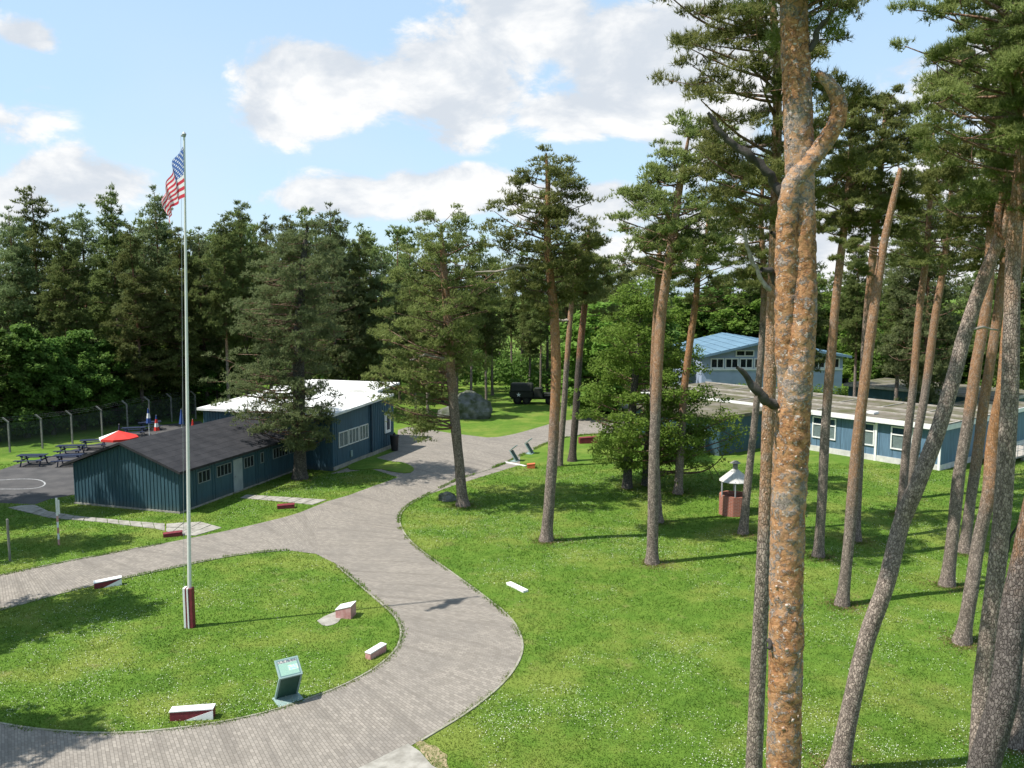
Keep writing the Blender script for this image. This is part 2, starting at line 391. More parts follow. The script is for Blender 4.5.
def flag_mat():
    m = bpy.data.materials.new('flag_cloth'); m.use_nodes = True; t = NT(m.node_tree); p = t.n['Principled BSDF']; out = t.n['Material Output']
    uv = t.add('ShaderNodeTexCoord').outputs['UV']; s = t.add('ShaderNodeSeparateXYZ'); t.link(uv, s.inputs[0])
    u, v = s.outputs[0], s.outputs[1]
    red = t.math('LESS_THAN', t.math('MODULO', t.math('FLOOR', t.math('MULTIPLY', v, 13)), 2), 0.5)
    col = t.mix(red, (0.80, 0.78, 0.76), (0.62, 0.060, 0.085))
    canton = t.math('MULTIPLY', t.math('LESS_THAN', u, 0.4), t.math('LESS_THAN', v, 7 / 13))
    # 50 stars, staggered rows
    rowf = t.math('DIVIDE', v, 7 / 13 / 9); row = t.math('FLOOR', rowf); odd = t.math('MODULO', row, 2)
    cu = t.math('SUBTRACT', t.math('DIVIDE', u, 0.4 / 6), t.math('MULTIPLY', odd, 0.5))
    du = t.math('SUBTRACT', t.math('FRACT', cu), 0.5); dv = t.math('MULTIPLY', t.math('SUBTRACT', t.math('FRACT', rowf), 0.5), 0.8)
    star = t.math('LESS_THAN', t.math('SQRT', t.math('ADD', t.math('MULTIPLY', du, du), t.math('MULTIPLY', dv, dv))), 0.24)
    col = t.mix(canton, col, t.mix(star, (0.080, 0.155, 0.40), (0.80, 0.80, 0.80)))
    t.link(col, p.inputs['Base Color']); p.inputs['Roughness'].default_value = 0.8
    tr = t.add('ShaderNodeBsdfTranslucent'); t.link(col, tr.inputs[0]); mx = t.add('ShaderNodeMixShader'); mx.inputs[0].default_value = 0.55
    t.link(p.outputs[0], mx.inputs[1]); t.link(tr.outputs[0], mx.inputs[2]); t.link(mx.outputs[0], out.inputs[0])
    MATS['flag_cloth'] = m


flag_mat()


def print_mat():
    """printed panel of the lectern: dark heading, pale green page with a map and text lines"""
    m = bpy.data.materials.new('printed_panel'); m.use_nodes = True; t = NT(m.node_tree); p = t.n['Principled BSDF']
    uv = t.add('ShaderNodeTexCoord').outputs['UV']; s = t.add('ShaderNodeSeparateXYZ'); t.link(uv, s.inputs[0])
    u, v = s.outputs[0], s.outputs[1]
    lines = t.math('MULTIPLY', t.math('GREATER_THAN', t.math('FRACT', t.math('MULTIPLY', v, 18)), 0.55), t.math('GREATER_THAN', t.noise(t.mapping(uv, scale=(60, 18, 1)), 1, 1), 0.42))
    col = t.mix(t.math('MULTIPLY', lines, 0.5), (0.30, 0.46, 0.36), (0.10, 0.22, 0.21))
    mp = t.math('MULTIPLY', t.math('LESS_THAN', v, 0.62), t.math('MULTIPLY', t.math('GREATER_THAN', v, 0.30), t.math('GREATER_THAN', u, 0.48)))
    col = t.mix(mp, col, t.mix(t.ramp(t.noise(uv, 9, 3), 0.4, 0.6), (0.30, 0.52, 0.50), (0.55, 0.60, 0.42)))
    col = t.mix(t.math('GREATER_THAN', v, 0.80), col, t.mix(t.math('GREATER_THAN', t.noise(t.mapping(uv, scale=(22, 6, 1)), 1, 1), 0.52), (0.11, 0.13, 0.15), (0.45, 0.42, 0.38)))
    edge = t.math('MAXIMUM', t.math('ABSOLUTE', t.math('SUBTRACT', u, 0.5)), t.math('ABSOLUTE', t.math('SUBTRACT', v, 0.5)))
    col = t.mix(t.math('GREATER_THAN', edge, 0.455), col, (0.12, 0.20, 0.20))
    t.link(col, p.inputs['Base Color']); p.inputs['Roughness'].default_value = 0.7; p.inputs['Specular IOR Level'].default_value = 0.15
    MATS['printed_panel'] = m


print_mat()

# ------------------------------------------------------------------ geometry helpers
rng = np.random.default_rng(7)


def tag(o, label=None, cat=None, group=None, kind=None):
    if label: o['label'] = label
    if cat: o['category'] = cat
    if group: o['group'] = group
    if kind: o['kind'] = kind
    return o


def thing(name, label, cat, loc=(0, 0, 0), group=None, rotz=0.0):
    o = bpy.data.objects.new(name, None); COL.objects.link(o); o.location = loc; o.rotation_euler = (0, 0, rotz); o.empty_display_size = 0.3
    return tag(o, label, cat, group)


def mesh_np(name, V, Fc, nper, material, parent=None, smooth=False, tint=None, uv=None):
    """fast mesh: V (n,3), Fc (m,nper)"""
    me = bpy.data.meshes.new(name)
    V = np.asarray(V, dtype=np.float32); Fc = np.asarray(Fc, dtype=np.int32)
    me.vertices.add(len(V)); me.vertices.foreach_set('co', V.ravel())
    me.loops.add(Fc.size); me.loops.foreach_set('vertex_index', Fc.ravel())
    me.polygons.add(len(Fc)); me.polygons.foreach_set('loop_start', np.arange(0, Fc.size, nper, dtype=np.int32))
    me.polygons.foreach_set('loop_total', np.full(len(Fc), nper, dtype=np.int32))
    if smooth: me.polygons.foreach_set('use_smooth', np.ones(len(Fc), dtype=bool))
    if tint is not None:
        a = me.attributes.new('tint', 'FLOAT', 'POINT'); a.data.foreach_set('value', np.asarray(tint, dtype=np.float32))
    if uv is not None:
        l = me.uv_layers.new(name='UVMap'); l.data.foreach_set('uv', np.asarray(uv, dtype=np.float32)[Fc.ravel()].ravel())
    me.update(calc_edges=True)
    me.materials.append(MATS[material])
    o = bpy.data.objects.new(name, me); COL.objects.link(o)
    if parent: o.parent = parent
    return o


class MB:
    """collects boxes, prisms and tubes; build() links them as one mesh object. Coordinates are world or, with a frame, local."""
    def __init__(s, frame=None): s.v = []; s.f = []; s.uv = {}; s.fr = frame
    def P(s, p):
        if s.fr is None: return Vector(p)
        o, ex, ey = s.fr
        return Vector((o[0] + ex[0] * p[0] + ey[0] * p[1], o[1] + ex[1] * p[0] + ey[1] * p[1], o[2] + p[2]))
    def poly(s, pts, uv=None):
        i = len(s.v); s.v += [s.P(p) for p in pts]; s.f.append(list(range(i, i + len(pts))))
        if uv: s.uv[len(s.f) - 1] = uv
    def box(s, a0, a1, b0, b1, z0, z1):
        i = len(s.v)
        for z in (z0, z1):
            for a, b in ((a0, b0), (a1, b0), (a1, b1), (a0, b1)): s.v.append(s.P((a, b, z)))
        s.f += [[i + k for k in q] for q in ((3, 2, 1, 0), (4, 5, 6, 7), (0, 1, 5, 4), (1, 2, 6, 5), (2, 3, 7, 6), (3, 0, 4, 7))]
    def hexa(s, p8):
        i = len(s.v); s.v += [s.P(p) for p in p8]
        s.f += [[i + k for k in q] for q in ((3, 2, 1, 0), (4, 5, 6, 7), (0, 1, 5, 4), (1, 2, 6, 5), (2, 3, 7, 6), (3, 0, 4, 7))]
    def prism(s, pts, z0, z1):
        i = len(s.v); n = len(pts)
        s.v += [s.P((p[0], p[1], z0)) for p in pts] + [s.P((p[0], p[1], z1)) for p in pts]
        s.f.append([i + k for k in range(n)][::-1]); s.f.append([i + n + k for k in range(n)])
        for k in range(n): s.f.append([i + k, i + (k + 1) % n, i + n + (k + 1) % n, i + n + k])
    def bar(s, p, q, r, n=6, r2=None):
        p = s.P(p); q = s.P(q); r2 = r if r2 is None else r2
        d = (q - p).normalized(); a = d.orthogonal().normalized(); b = d.cross(a); i = len(s.v)
        for c, rr in ((p, r), (q, r2)):
            for k in range(n):
                t = 2 * math.pi * k / n; s.v.append(c + a * (rr * math.cos(t)) + b * (rr * math.sin(t)))
        for k in range(n): s.f.append([i + k, i + (k + 1) % n, i + n + (k + 1) % n, i + n + k])
        s.f.append([i + k for k in range(n)][::-1]); s.f.append([i + n + k for k in range(n)])
    def build(s, name, material, parent=None, smooth=False, bevel=0.0):
        off = Vector((0, 0, 0))
        if parent is not None:
            q = parent
            while q is not None: off = off + Vector(q.location); q = q.parent
        me = bpy.data.meshes.new(name); me.from_pydata([tuple(v - off) for v in s.v], [], s.f)
        if s.uv:
            l = me.uv_layers.new(name='UVMap')
            for fi, uvs in s.uv.items():
                for k, li in enumerate(me.polygons[fi].loop_indices): l.data[li].uv = uvs[k]
        me.materials.append(MATS[material]); me.update()
        if smooth: me.polygons.foreach_set('use_smooth', [True] * len(me.polygons))
        o = bpy.data.objects.new(name, me); COL.objects.link(o)
        if parent is not None: o.parent = parent
        if bevel:
            bm = o.modifiers.new('bevel', 'BEVEL'); bm.width = bevel; bm.segments = 2; bm.limit_method = 'ANGLE'
        return o


def copy_tree(o, parent=None):
    c = o.copy(); COL.objects.link(c); c.parent = parent
    for ch in list(o.children): copy_tree(ch, c)
    return c


_perm = np.random.default_rng(3).random(65536)


def vnoise(p):
    p = np.asarray(p, dtype=np.float64); i = np.floor(p).astype(np.int64); f = p - i; f = f * f * (3 - 2 * f); r = 0
    for dx in (0, 1):
        for dy in (0, 1):
            for dz in (0, 1):
                h = ((i[:, 0] + dx) * 73856093 ^ (i[:, 1] + dy) * 19349663 ^ (i[:, 2] + dz) * 83492791) & 65535
                wgt = (f[:, 0] if dx else 1 - f[:, 0]) * (f[:, 1] if dy else 1 - f[:, 1]) * (f[:, 2] if dz else 1 - f[:, 2])
                r = r + _perm[h] * wgt
    return r


def fbm(p, oct=4):
    s = 0; a = 0.5; p = np.asarray(p, dtype=np.float64)
    for k in range(oct): s = s + a * vnoise(p + 17.3 * k); p = p * 2.03; a *= 0.5
    return s


def gz_np(X, Y):
    X = np.asarray(X, float); Y = np.asarray(Y, float)
    m = np.clip((X - 3.0) / 6, 0, 1); m = m * m * (3 - 2 * m)
    m2 = np.clip((60 - Y) / 8, 0, 1)
    q = np.stack([X * 0.16, Y * 0.16, 0 * X], 1)
    return m * m2 * (fbm(q, 3) - 0.45) * 0.75


def gz(x, y): return float(gz_np([x], [y])[0])


# ------------------------------------------------------------------ the ground
def axis(dense0, dense1, step, far):
    a = list(np.arange(dense0, dense1 + 1e-6, step)); d = step; x = dense1
    while x < far: d *= 1.35; x += d; a.append(x)
    d = step; x = dense0; pre = []
    while x > -far: d *= 1.35; x -= d; pre.append(x)
    return np.array(pre[::-1] + a)


ax = axis(-46, 48, 0.7, 1500); ay = axis(12, 80, 0.7, 1500)
gx, gy = np.meshgrid(ax, ay); gxf, gyf = gx.ravel(), gy.ravel()
V = np.stack([gxf, gyf, gz_np(gxf, gyf)], 1); nx, ny = len(ax), len(ay)
ii = (np.arange(ny - 1)[:, None] * nx + np.arange(nx - 1)[None, :]).ravel()
ground = mesh_np('ground', V, np.stack([ii, ii + 1, ii + nx + 1, ii + nx], 1), 4, 'lawn_ground', smooth=True); tag(ground, kind='structure')


def chaikin(p, n=2):
    for _ in range(n):
        q = [p[0]]
        for a, b in zip(p[:-1], p[1:]): q += [a * 0.75 + b * 0.25, a * 0.25 + b * 0.75]
        p = q + [p[-1]]
    return p


PAVED = []


def poly_np(pts): return np.array([[p[0], p[1]] for p in pts])


def inside(P, poly):
    x, y = P[:, 0], P[:, 1]; r = np.zeros(len(P), bool); n = len(poly); j = n - 1
    for i in range(n):
        xi, yi = poly[i]; xj, yj = poly[j]
        c = ((yi > y) != (yj > y)) & (x < (xj - xi) * (y - yi) / (yj - yi + 1e-12) + xi); r ^= c; j = i
    return r


def strip(name, left, right, z, material, nseg=8, edge=(True, True), smoothn=2):
    L = chaikin([G(*p) for p in left], smoothn); R = chaikin([G(*p) for p in right], smoothn)
    v = []; uv = []; s = 0.0
    for k, (a, b) in enumerate(zip(L, R)):
        if k: s += (((a + b) / 2) - ((L[k - 1] + R[k - 1]) / 2)).length
        wd = (b - a).length
        for j in range(nseg + 1):
            q = a.lerp(b, j / nseg); v.append((q.x, q.y, z)); uv.append((wd * (j / nseg - 0.5), s))
    m = nseg + 1; f = [(k * m + j, k * m + j + 1, (k + 1) * m + j + 1, (k + 1) * m + j) for k in range(len(L) - 1) for j in range(nseg)]
    o = mesh_np(name, v, np.array(f)[:, ::-1], 4, material, uv=np.array(uv)); tag(o, kind='structure')
    PAVED.append(poly_np(L + R[::-1]))
    return L, R


def flat(name, pts, z, material, metric=False, smoothn=0, paved=True, h=None):
    P = [Vector((p[0], p[1], 0)) for p in pts] if metric else [G(*p) for p in pts]
    if smoothn: P = chaikin(P + [P[0]], smoothn)[:-1]
    mb = MB()
    if h is None: mb.poly([(p.x, p.y, z) for p in P], [(p.x * .9 - p.y * .44, p.x * .44 + p.y * .9) for p in P])
    else: mb.prism([(p.x, p.y) for p in P], z, z + h)
    o = mb.build(name, material)
    me = o.data
    if me.polygons[0].normal.z < 0 and h is None: me.flip_normals()
    tag(o, kind='structure')
    if paved: PAVED.append(poly_np(P))
    return o


inner = [(-60, 712), (0, 725), (50, 732), (110, 735), (178, 730), (256, 717), (317, 697), (353, 682), (382, 665), (399, 648), (403, 632), (397, 617), (382, 604), (359, 584), (335, 564), (316, 545), (317, 522), (330, 503), (360, 491), (395, 479), (418, 468), (440, 451), (470, 441), (507, 436), (530, 430), (560, 421), (600, 416), (680, 412)]
outer = [(-80, 850), (0, 860), (60, 868), (130, 862), (220, 838), (300, 806), (380, 764), (425, 738), (470, 711), (506, 681), (521, 657), (522, 640), (512, 619), (482, 595), (443, 567), (415, 547), (401, 531), (398, 517), (406, 506), (428, 494), (458, 479), (500, 466), (528, 452), (553, 440), (580, 435), (606, 434), (650, 430), (720, 425)]
ML, MR = strip('driveway', inner, outer, 0.016, 'block_paving')
bu = [(-120, 604), (-40, 584), (0, 575.6), (59, 563), (119, 552), (166, 543), (232, 530), (290, 516), (330, 505)]
bl = [(-120, 648), (-40, 622), (0, 610), (95, 584.5), (178, 567), (235, 555), (285, 550), (318, 551), (345, 548)]
BU, BL = strip('road', bu, bl, 0.012, 'block_paving')
flat('junction_paving', [(232, 530.5), (272, 521), (300, 512.5), (327, 501.5), (350, 495), (375, 485.5), (400, 477.5), (412, 478), (402, 503), (396, 517), (398, 535), (400, 560), (340, 566), (316, 554), (285, 550), (240, 552)], 0.008, 'block_paving')
flat('forecourt', [(330, 474), (396, 451), (398, 430), (408, 427), (425, 429), (450, 433), (487, 437.5), (520, 436), (520, 465), (455, 485), (400, 505), (372, 487), (400, 478), (372, 469)], 0.004, 'block_paving')
flat('asphalt_court', [(-90, 480), (0, 470), (18, 464), (48, 457), (75, 449), (100, 443), (126, 434), (160, 425), (200, 421), (225, 440), (140, 470), (90, 492), (68, 496), (50, 499), (35, 504.5), (0, 503), (-90, 512)], 0.006, 'asphalt')
flat('concrete_slab', [(408, 744), (352, 772), (350, 800), (440, 800), (452, 776), (432, 766), (420, 752)], 0.02, 'concrete')
flat('bare_earth', [(415, 743), (422, 740), (428, 745), (437, 746), (441, 752), (448, 755), (446, 762), (451, 772), (436, 769), (424, 756)], 0.010, 'sand', smoothn=1, paved=False)


def kerb(name, pts, wdt=0.07, h=0.035, side=1):
    mb = MB(); off = []
    for k, p in enumerate(pts):
        a = pts[max(k - 1, 0)]; b = pts[min(k + 1, len(pts) - 1)]; t = (b - a).normalized(); off.append(p + Vector((-t.y, t.x, 0)) * wdt * side)
    for k in range(len(pts) - 1):
        a, b, c, d = pts[k], pts[k + 1], off[k + 1], off[k]
        mb.hexa([(a.x, a.y, -.05), (b.x, b.y, -.05), (c.x, c.y, -.05), (d.x, d.y, -.05), (a.x, a.y, h), (b.x, b.y, h), (c.x, c.y, h), (d.x, d.y, h)])
    return tag(mb.build(name, 'kerb'), kind='structure')


def upto(pts, ref):  # part of an edge up to the point nearest a pixel
    g = G(*ref); k = min(range(len(pts)), key=lambda i: (pts[i] - g).length); return pts[:k + 1]


def since(pts, ref):
    g = G(*ref); k = min(range(len(pts)), key=lambda i: (pts[i] - g).length); return pts[k:]


kerb('kerb', upto(ML, (335, 564)), side=1)
kerb('kerb', since(upto(MR, (600, 434)), (425, 738)), side=-1)
kerb('kerb', upto(BL, (285, 550)), side=-1)
kerb('kerb', upto(BU, (160, 544)), side=1)

# lawn patch with kerb beside the white-roofed building
flat('lawn_patch', [(371, 457), (391, 462), (402, 462.5), (411, 466), (415, 470), (409, 474), (392, 472), (378, 468.5), (352, 471), (345, 466)], 0.0, 'lawn_ground', smoothn=1, paved=False, h=0.05)


# slab paths: every slab is a piece of its path
def slab_path(name, left, right, n, z=0.03):
    L = [G(*p) for p in left]; R = [G(*p) for p in right]
    root = bpy.data.objects.new(name, None); COL.objects.link(root); tag(root, kind='structure'); root.location = (L[0].x, L[0].y, 0)
    def samp(P, t):
        ln = [0]
        for a, b in zip(P[:-1], P[1:]): ln.append(ln[-1] + (b - a).length)
        s = t * ln[-1]
        for k in range(len(P) - 1):
            if s <= ln[k + 1] + 1e-9: return P[k].lerp(P[k + 1], (s - ln[k]) / max(ln[k + 1] - ln[k], 1e-9))
        return P[-1]
    r = random.Random(len(name) + n)
    for k in range(n):
        a, b = samp(L, (k + 0.03) / n), samp(L, (k + 0.97) / n); d, c = samp(R, (k + 0.03) / n), samp(R, (k + 0.97) / n)
        t = 2 if (c - b).length > 1.4 else 1
        for q in range(t):
            f0, f1 = q / t + 0.012 * (q > 0), (q + 1) / t - 0.012 * (q < t - 1)
            zz = [z + r.uniform(-.008, .008) for _ in range(4)]
            A, B, C, E_ = a.lerp(d, f0), b.lerp(c, f0), b.lerp(c, f1), a.lerp(d, f1)
            mb = MB(); mb.hexa([(p.x, p.y, -.05) for p in (A, B, C, E_)] + [(p.x, p.y, h) for p, h in zip((A, B, C, E_), zz)])
            mb.build('paving_slab', 'concrete', root)
    PAVED.append(poly_np(L + R[::-1]))


slab_path('slab_path', [(20, 506), (35, 505), (49, 512), (78, 516.5), (137, 522), (165, 524)], [(8, 508), (29, 513), (49, 518), (98, 522), (156, 529), (165, 531)], 15)
slab_path('slab_apron', [(166, 524), (200, 522), (222, 528)], [(166, 531.5), (175, 535), (196, 536)], 4)
slab_path('slab_path', [(246, 495), (280, 497), (327, 500)], [(240, 498), (268, 500.5), (313, 505)], 7)

# court line markings
mbl = MB()
key = [(-40, 481), (0, 480.3), (15, 479.2), (30, 479), (40, 480), (45.5, 483), (44, 486), (36, 488.5), (18, 489.3), (0, 489), (-40, 492)]
kp = chaikin([G(*p) for p in key], 2)
for a, b in zip(kp[:-1], kp[1:]):
    t = (b - a).normalized(); n = Vector((-t.y, t.x, 0)) * 0.05
    mbl.poly([tuple((a - n) + Vector((0, 0, .012))), tuple((b - n) + Vector((0, 0, .012))), tuple((b + n) + Vector((0, 0, .012))), tuple((a + n) + Vector((0, 0, .012)))])
tag(mbl.build('court_marking', 'line_paint'), kind='structure')

# ------------------------------------------------------------------ buildings
def frame(o, ex, ey, z=0.0):
    ex = Vector((*ex, 0)).normalized(); ey = Vector((*ey, 0)).normalized(); return ((o[0], o[1], z), ex, ey)


def window(root, fr, axis_, a0, a1, off, z0, z1, npane=2, transom=None, out=-1, curtain=False, fw=0.05, depth=0.06, frame_mat='window_frame'):
    """window let into a wall. axis_='a': wall runs along a at b=off ; 'b': runs along b at a=off. out = outward sign"""
    def bx(mb, s0, s1, o0, o1, za, zb):
        o0, o1 = min(o0, o1), max(o0, o1)
        if axis_ == 'a': mb.box(s0, s1, off + o0, off + o1, za, zb)
        else: mb.box(off + o0, off + o1, s0, s1, za, zb)
    mb = MB(fr)
    bx(mb, a0, a1, 0.004 * out, depth * out, z0, z0 + fw); bx(mb, a0, a1, 0.004 * out, depth * out, z1 - fw, z1)
    bx(mb, a0, a0 + fw, 0.004 * out, depth * out, z0 + fw, z1 - fw); bx(mb, a1 - fw, a1, 0.004 * out, depth * out, z0 + fw, z1 - fw)
    for k in range(1, npane):
        c = a0 + (a1 - a0) * k / npane; bx(mb, c - fw * .4, c + fw * .4, 0.006 * out, depth * .9 * out, z0 + fw, z1 - fw)
    if transom: bx(mb, a0 + fw, a1 - fw, 0.005 * out, depth * .85 * out, transom - fw * .5, transom + fw * .5)
    win = mb.build('window', frame_mat, root)
    tops = [(z0 + fw, transom - fw * .5), (transom + fw * .5, z1 - fw)] if transom else [(z0 + fw, z1 - fw)]
    for k in range(npane):
        s0 = a0 + (a1 - a0) * k / npane + fw * .6; s1 = a0 + (a1 - a0) * (k + 1) / npane - fw * .6
        for (za, zb) in tops:
            g = MB(fr); bx(g, s0, s1, 0.022 * out, 0.030 * out, za, zb); g.build('pane', 'window_glass', win)
        if curtain:
            c = MB(fr); nf = 9
            for q in range(nf):
                x0 = s0 + (s1 - s0) * q / nf; x1 = s0 + (s1 - s0) * (q + 1) / nf
                bx(c, x0, x1, 0.004 * out, (0.009 + 0.007 * (q % 2)) * out, tops[0][0], tops[0][1])
            c.build('curtain', 'curtain', win)
    if not curtain:
        d = MB(fr); bx(d, a0 + fw, a1 - fw, 0.003 * out, 0.008 * out, z0 + fw, z1 - fw); d.build('dark_backing', 'interior_dark', win)  # dark sheet behind the panes, its colour standing in for the unlit room
    return win


def boards(root, fr, axis_, s0, s1, off, zfun, out, material='blue_boards', pitch=0.24, skip=()):
    """upright cover battens on a wall: each a part (real strips standing proud)"""
    n = int((s1 - s0) / pitch)
    for k in range(n + 1):
        c = s0 + 0.03 + (s1 - s0 - 0.06) * k / n
        if any(a - .03 < c < b + .03 for a, b in skip): continue
        za, zb = zfun(c)
        mb = MB(fr)
        o0, o1 = sorted((0.003 * out, 0.032 * out))
        if axis_ == 'a': mb.box(c - .028, c + .028, off + o0, off + o1, za, zb)
        else: mb.box(off + o0, off + o1, c - .028, c + .028, za, zb)
        mb.build('batten', material, root)


U = Vector((0.303, 0.953)); Wd = Vector((-0.953, 0.303))
# low hut with the dark felt roof: a runs along the long side (away), b to the left along the gable
C0 = G(180, 513.5); HUT_L, HUT_W, EAVE, APEX = 12.35, 7.3, 2.42, 3.72
hf = frame((C0.x, C0.y), U, Wd)
hut = thing('hut', 'long low dark blue timber hut with grey felt gable roof and pale door', 'building', (C0.x, C0.y, 0))
mb = MB(hf)
mb.hexa([(0, 0, -.3), (HUT_L, 0, -.3), (HUT_L, HUT_W, -.3), (0, HUT_W, -.3), (0, 0, EAVE), (HUT_L, 0, EAVE), (HUT_L, HUT_W, EAVE), (0, HUT_W, EAVE)])
i = len(mb.v)
for a in (0.0, HUT_L):
    for b, z in ((0, EAVE), (HUT_W, EAVE), (HUT_W / 2, APEX)): mb.v.append(mb.P((a, b, z)))
mb.f += [[i, i + 1, i + 2], [i + 5, i + 4, i + 3]]
mb.build('wall', 'blue_boards', hut)
ob, oa, th = 0.38, 0.35, 0.14
rise = (APEX - EAVE) / (HUT_W / 2)
mb = MB(hf)
ze = EAVE - ob * rise + 0.02; zr = APEX + 0.03
mb.hexa([(-oa, -ob, ze), (HUT_L - .02, -ob, ze), (HUT_L - .02, HUT_W / 2, zr), (-oa, HUT_W / 2, zr), (-oa, -ob, ze + th), (HUT_L - .02, -ob, ze + th), (HUT_L - .02, HUT_W / 2, zr + th), (-oa, HUT_W / 2, zr + th)])
mb.hexa([(-oa, HUT_W / 2, zr), (HUT_L - .02, HUT_W / 2, zr), (HUT_L - .02, HUT_W + ob, ze), (-oa, HUT_W + ob, ze), (-oa, HUT_W / 2, zr + th), (HUT_L - .02, HUT_W / 2, zr + th), (HUT_L - .02, HUT_W + ob, ze + th), (-oa, HUT_W + ob, ze + th)])
roof = mb.build('roof', 'roof_felt', hut)
mb = MB(hf)
for k in range(1, 8):  # felt laps
    b = -ob + (HUT_W / 2 + ob) * k / 8; z = ze + (zr - ze) * k / 8 + th
    mb.hexa([(-oa, b, z - .01), (HUT_L - .03, b, z - .01), (HUT_L - .03, b + .05, z + .02 * rise), (-oa, b + .05, z + .02 * rise), (-oa, b, z + .006), (HUT_L - .03, b, z + .006), (HUT_L - .03, b + .05, z + .05 * rise + .005), (-oa, b + .05, z + .05 * rise + .005)])
mb.build('felt_lap', 'roof_felt', roof)
mb = MB(hf)
mb.box(-.10, HUT_L, -.06, -.003, -.2, .10); mb.box(-.06, -.003, -.06, HUT_W + .06, -.2, .10); mb.build('plinth', 'concrete', hut)
boards(hut, hf, 'b', 0, HUT_W, 0.0, lambda b: (0.10, EAVE + rise * (HUT_W / 2 - abs(b - HUT_W / 2)) - .04), -1)
hwins = [(1.6, 2.7, 3), (3.3, 4.7, 4), (5.98, 7.0, 3), (7.75, 8.1, 1), (9.17, 10.9, 5), (11.1, 11.95, 3)]
TDOOR = (4.9, 5.8)
boards(hut, hf, 'a', 0, HUT_L, 0.0, lambda a: (0.10, EAVE - .06), -1, skip=[(a, b) for a, b, n in hwins] + [TDOOR])
for a, b, n in hwins: window(hut, hf, 'a', a, b, 0.0, 1.32, 2.02, n, None, -1, frame_mat='hut_frame', fw=0.045)
mb = MB(hf); mb.box(*TDOOR, -.05, -.003, 0.0, 2.08); dr = mb.build('door', 'door_grey', hut)
mb = MB(hf); mb.box(TDOOR[0] + .08, TDOOR[0] + .13, -.11, -.05, .98, 1.10); mb.build('door_handle', 'steel', dr)

# taller building with the white roof
C2 = Vector((-12.32, 57.5)); bf = frame(C2, U, Wd)
B2L, B2W = 9.0, 10.4
b2 = thing('workshop_building', 'tall dark blue building with white overhanging roof beside the forecourt', 'building', (C2.x, C2.y, 0))
mb = MB(bf)
mb.hexa([(0, 0, -.3), (B2L, 0, -.3), (B2L, B2W, -.3), (0, B2W, -.3), (0, 0, 3.80), (B2L, 0, 4.12), (B2L, B2W, 4.12), (0, B2W, 3.80)])
mb.hexa([(B2L + .003, 1.6, -.3), (B2L + 4, 1.6, -.3), (B2L + 4, B2W, -.3), (B2L + .003, B2W, -.3), (B2L + .003, 1.6, 4.30), (B2L + 4, 1.6, 4.5), (B2L + 4, B2W, 4.5), (B2L + .003, B2W, 4.30)])
mb.build('wall', 'blue_boards_bright', b2)
mb = MB(bf)
mb.hexa([(-.35, -.3, 3.83), (B2L + .3, -.3, 4.15), (B2L + .3, B2W + .3, 4.15), (-.35, B2W + .3, 3.83), (-.35, -.3, 4.0), (B2L + .3, -.3, 4.32), (B2L + .3, B2W + .3, 4.32), (-.35, B2W + .3, 4.0)])
rf = mb.build('roof', 'white_roof', b2)
mb = MB(bf)
mb.hexa([(B2L + .31, 1.2, 4.33), (B2L + 4.4, 1.2, 4.56), (B2L + 4.4, B2W + .3, 4.56), (B2L + .31, B2W + .3, 4.33), (B2L + .31, 1.2, 4.50), (B2L + 4.4, 1.2, 4.73), (B2L + 4.4, B2W + .3, 4.73), (B2L + .31, B2W + .3, 4.50)])
mb.build('roof', 'white_roof', b2)
for k in range(1, 9):
    b = B2W * k / 9; mb = MB(bf); mb.hexa([(-.33, b - .03, 3.99), (B2L + .28, b - .03, 4.31), (B2L + .28, b + .03, 4.31), (-.33, b + .03, 3.99), (-.33, b - .03, 4.03), (B2L + .28, b - .03, 4.35), (B2L + .28, b + .03, 4.35), (-.33, b + .03, 4.03)]); mb.build('roof_seam', 'white_roof', rf)
b2w = [(0.85, 2.15, 2), (2.25, 3.75, 3), (3.85, 5.25, 3)]
boards(b2, bf, 'b', 0, B2W, 0.0, lambda b: (0.05, 3.78), -1, 'blue_boards_bright')
boards(b2, bf, 'a', 0, B2L, 0.0, lambda a: (0.30, 3.78 + a * .034), -1, 'blue_boards_bright', pitch=0.3, skip=[(a, b) for a, b, n in b2w])
for a, b, n in b2w: window(b2, bf, 'a', a, b, 0.0, 1.45, 2.55, n, None, -1, curtain=True, fw=0.07)
mb = MB(bf); mb.box(0, B2L, -.08, -.036, -.2, .28); mb.build('plinth', 'concrete', b2)
mb = MB(bf); mb.box(5.62, 5.76, -.16, -.036, .3, 3.9); mb.build('downpipe', 'blue_trim', b2)
mb = MB(bf); mb.box(2.45, 2.68, -.10, -.034, .55, 1.0); mb.build('meter_box', 'grey_steel', b2)
mb = MB(bf); mb.box(7.95, 8.85, -.14, -.035, 1.35, 2.95); nb = mb.build('notice_board', 'white_paint', b2)
mb = MB(bf); mb.box(8.15, 8.65, -.16, -.142, 1.6, 2.7); mb.build('notice_panel', 'navy_paint', nb)

# bin at the corner of the workshop
bp = MB(bf).P((8.2, -.75, 0)); wb = thing('litter_bin', 'black upright litter bin beside the blue wall on the forecourt', 'bin', tuple(bp))
mb = MB(); mb.bar((bp.x, bp.y, 0), (bp.x, bp.y, 1.15), .26, 14, .34); mb.build('body', 'black_plastic', wb, bevel=.01)
mb = MB(); mb.bar((bp.x, bp.y, 1.152), (bp.x, bp.y, 1.24), .37, 14, .33); mb.build('lid', 'black_plastic', wb, bevel=.01)
mb = MB(); mb.bar((bp.x, bp.y, 1.242), (bp.x, bp.y, 1.42), .12, 10, .05); mb.build('ash_knob', 'black_plastic', wb)

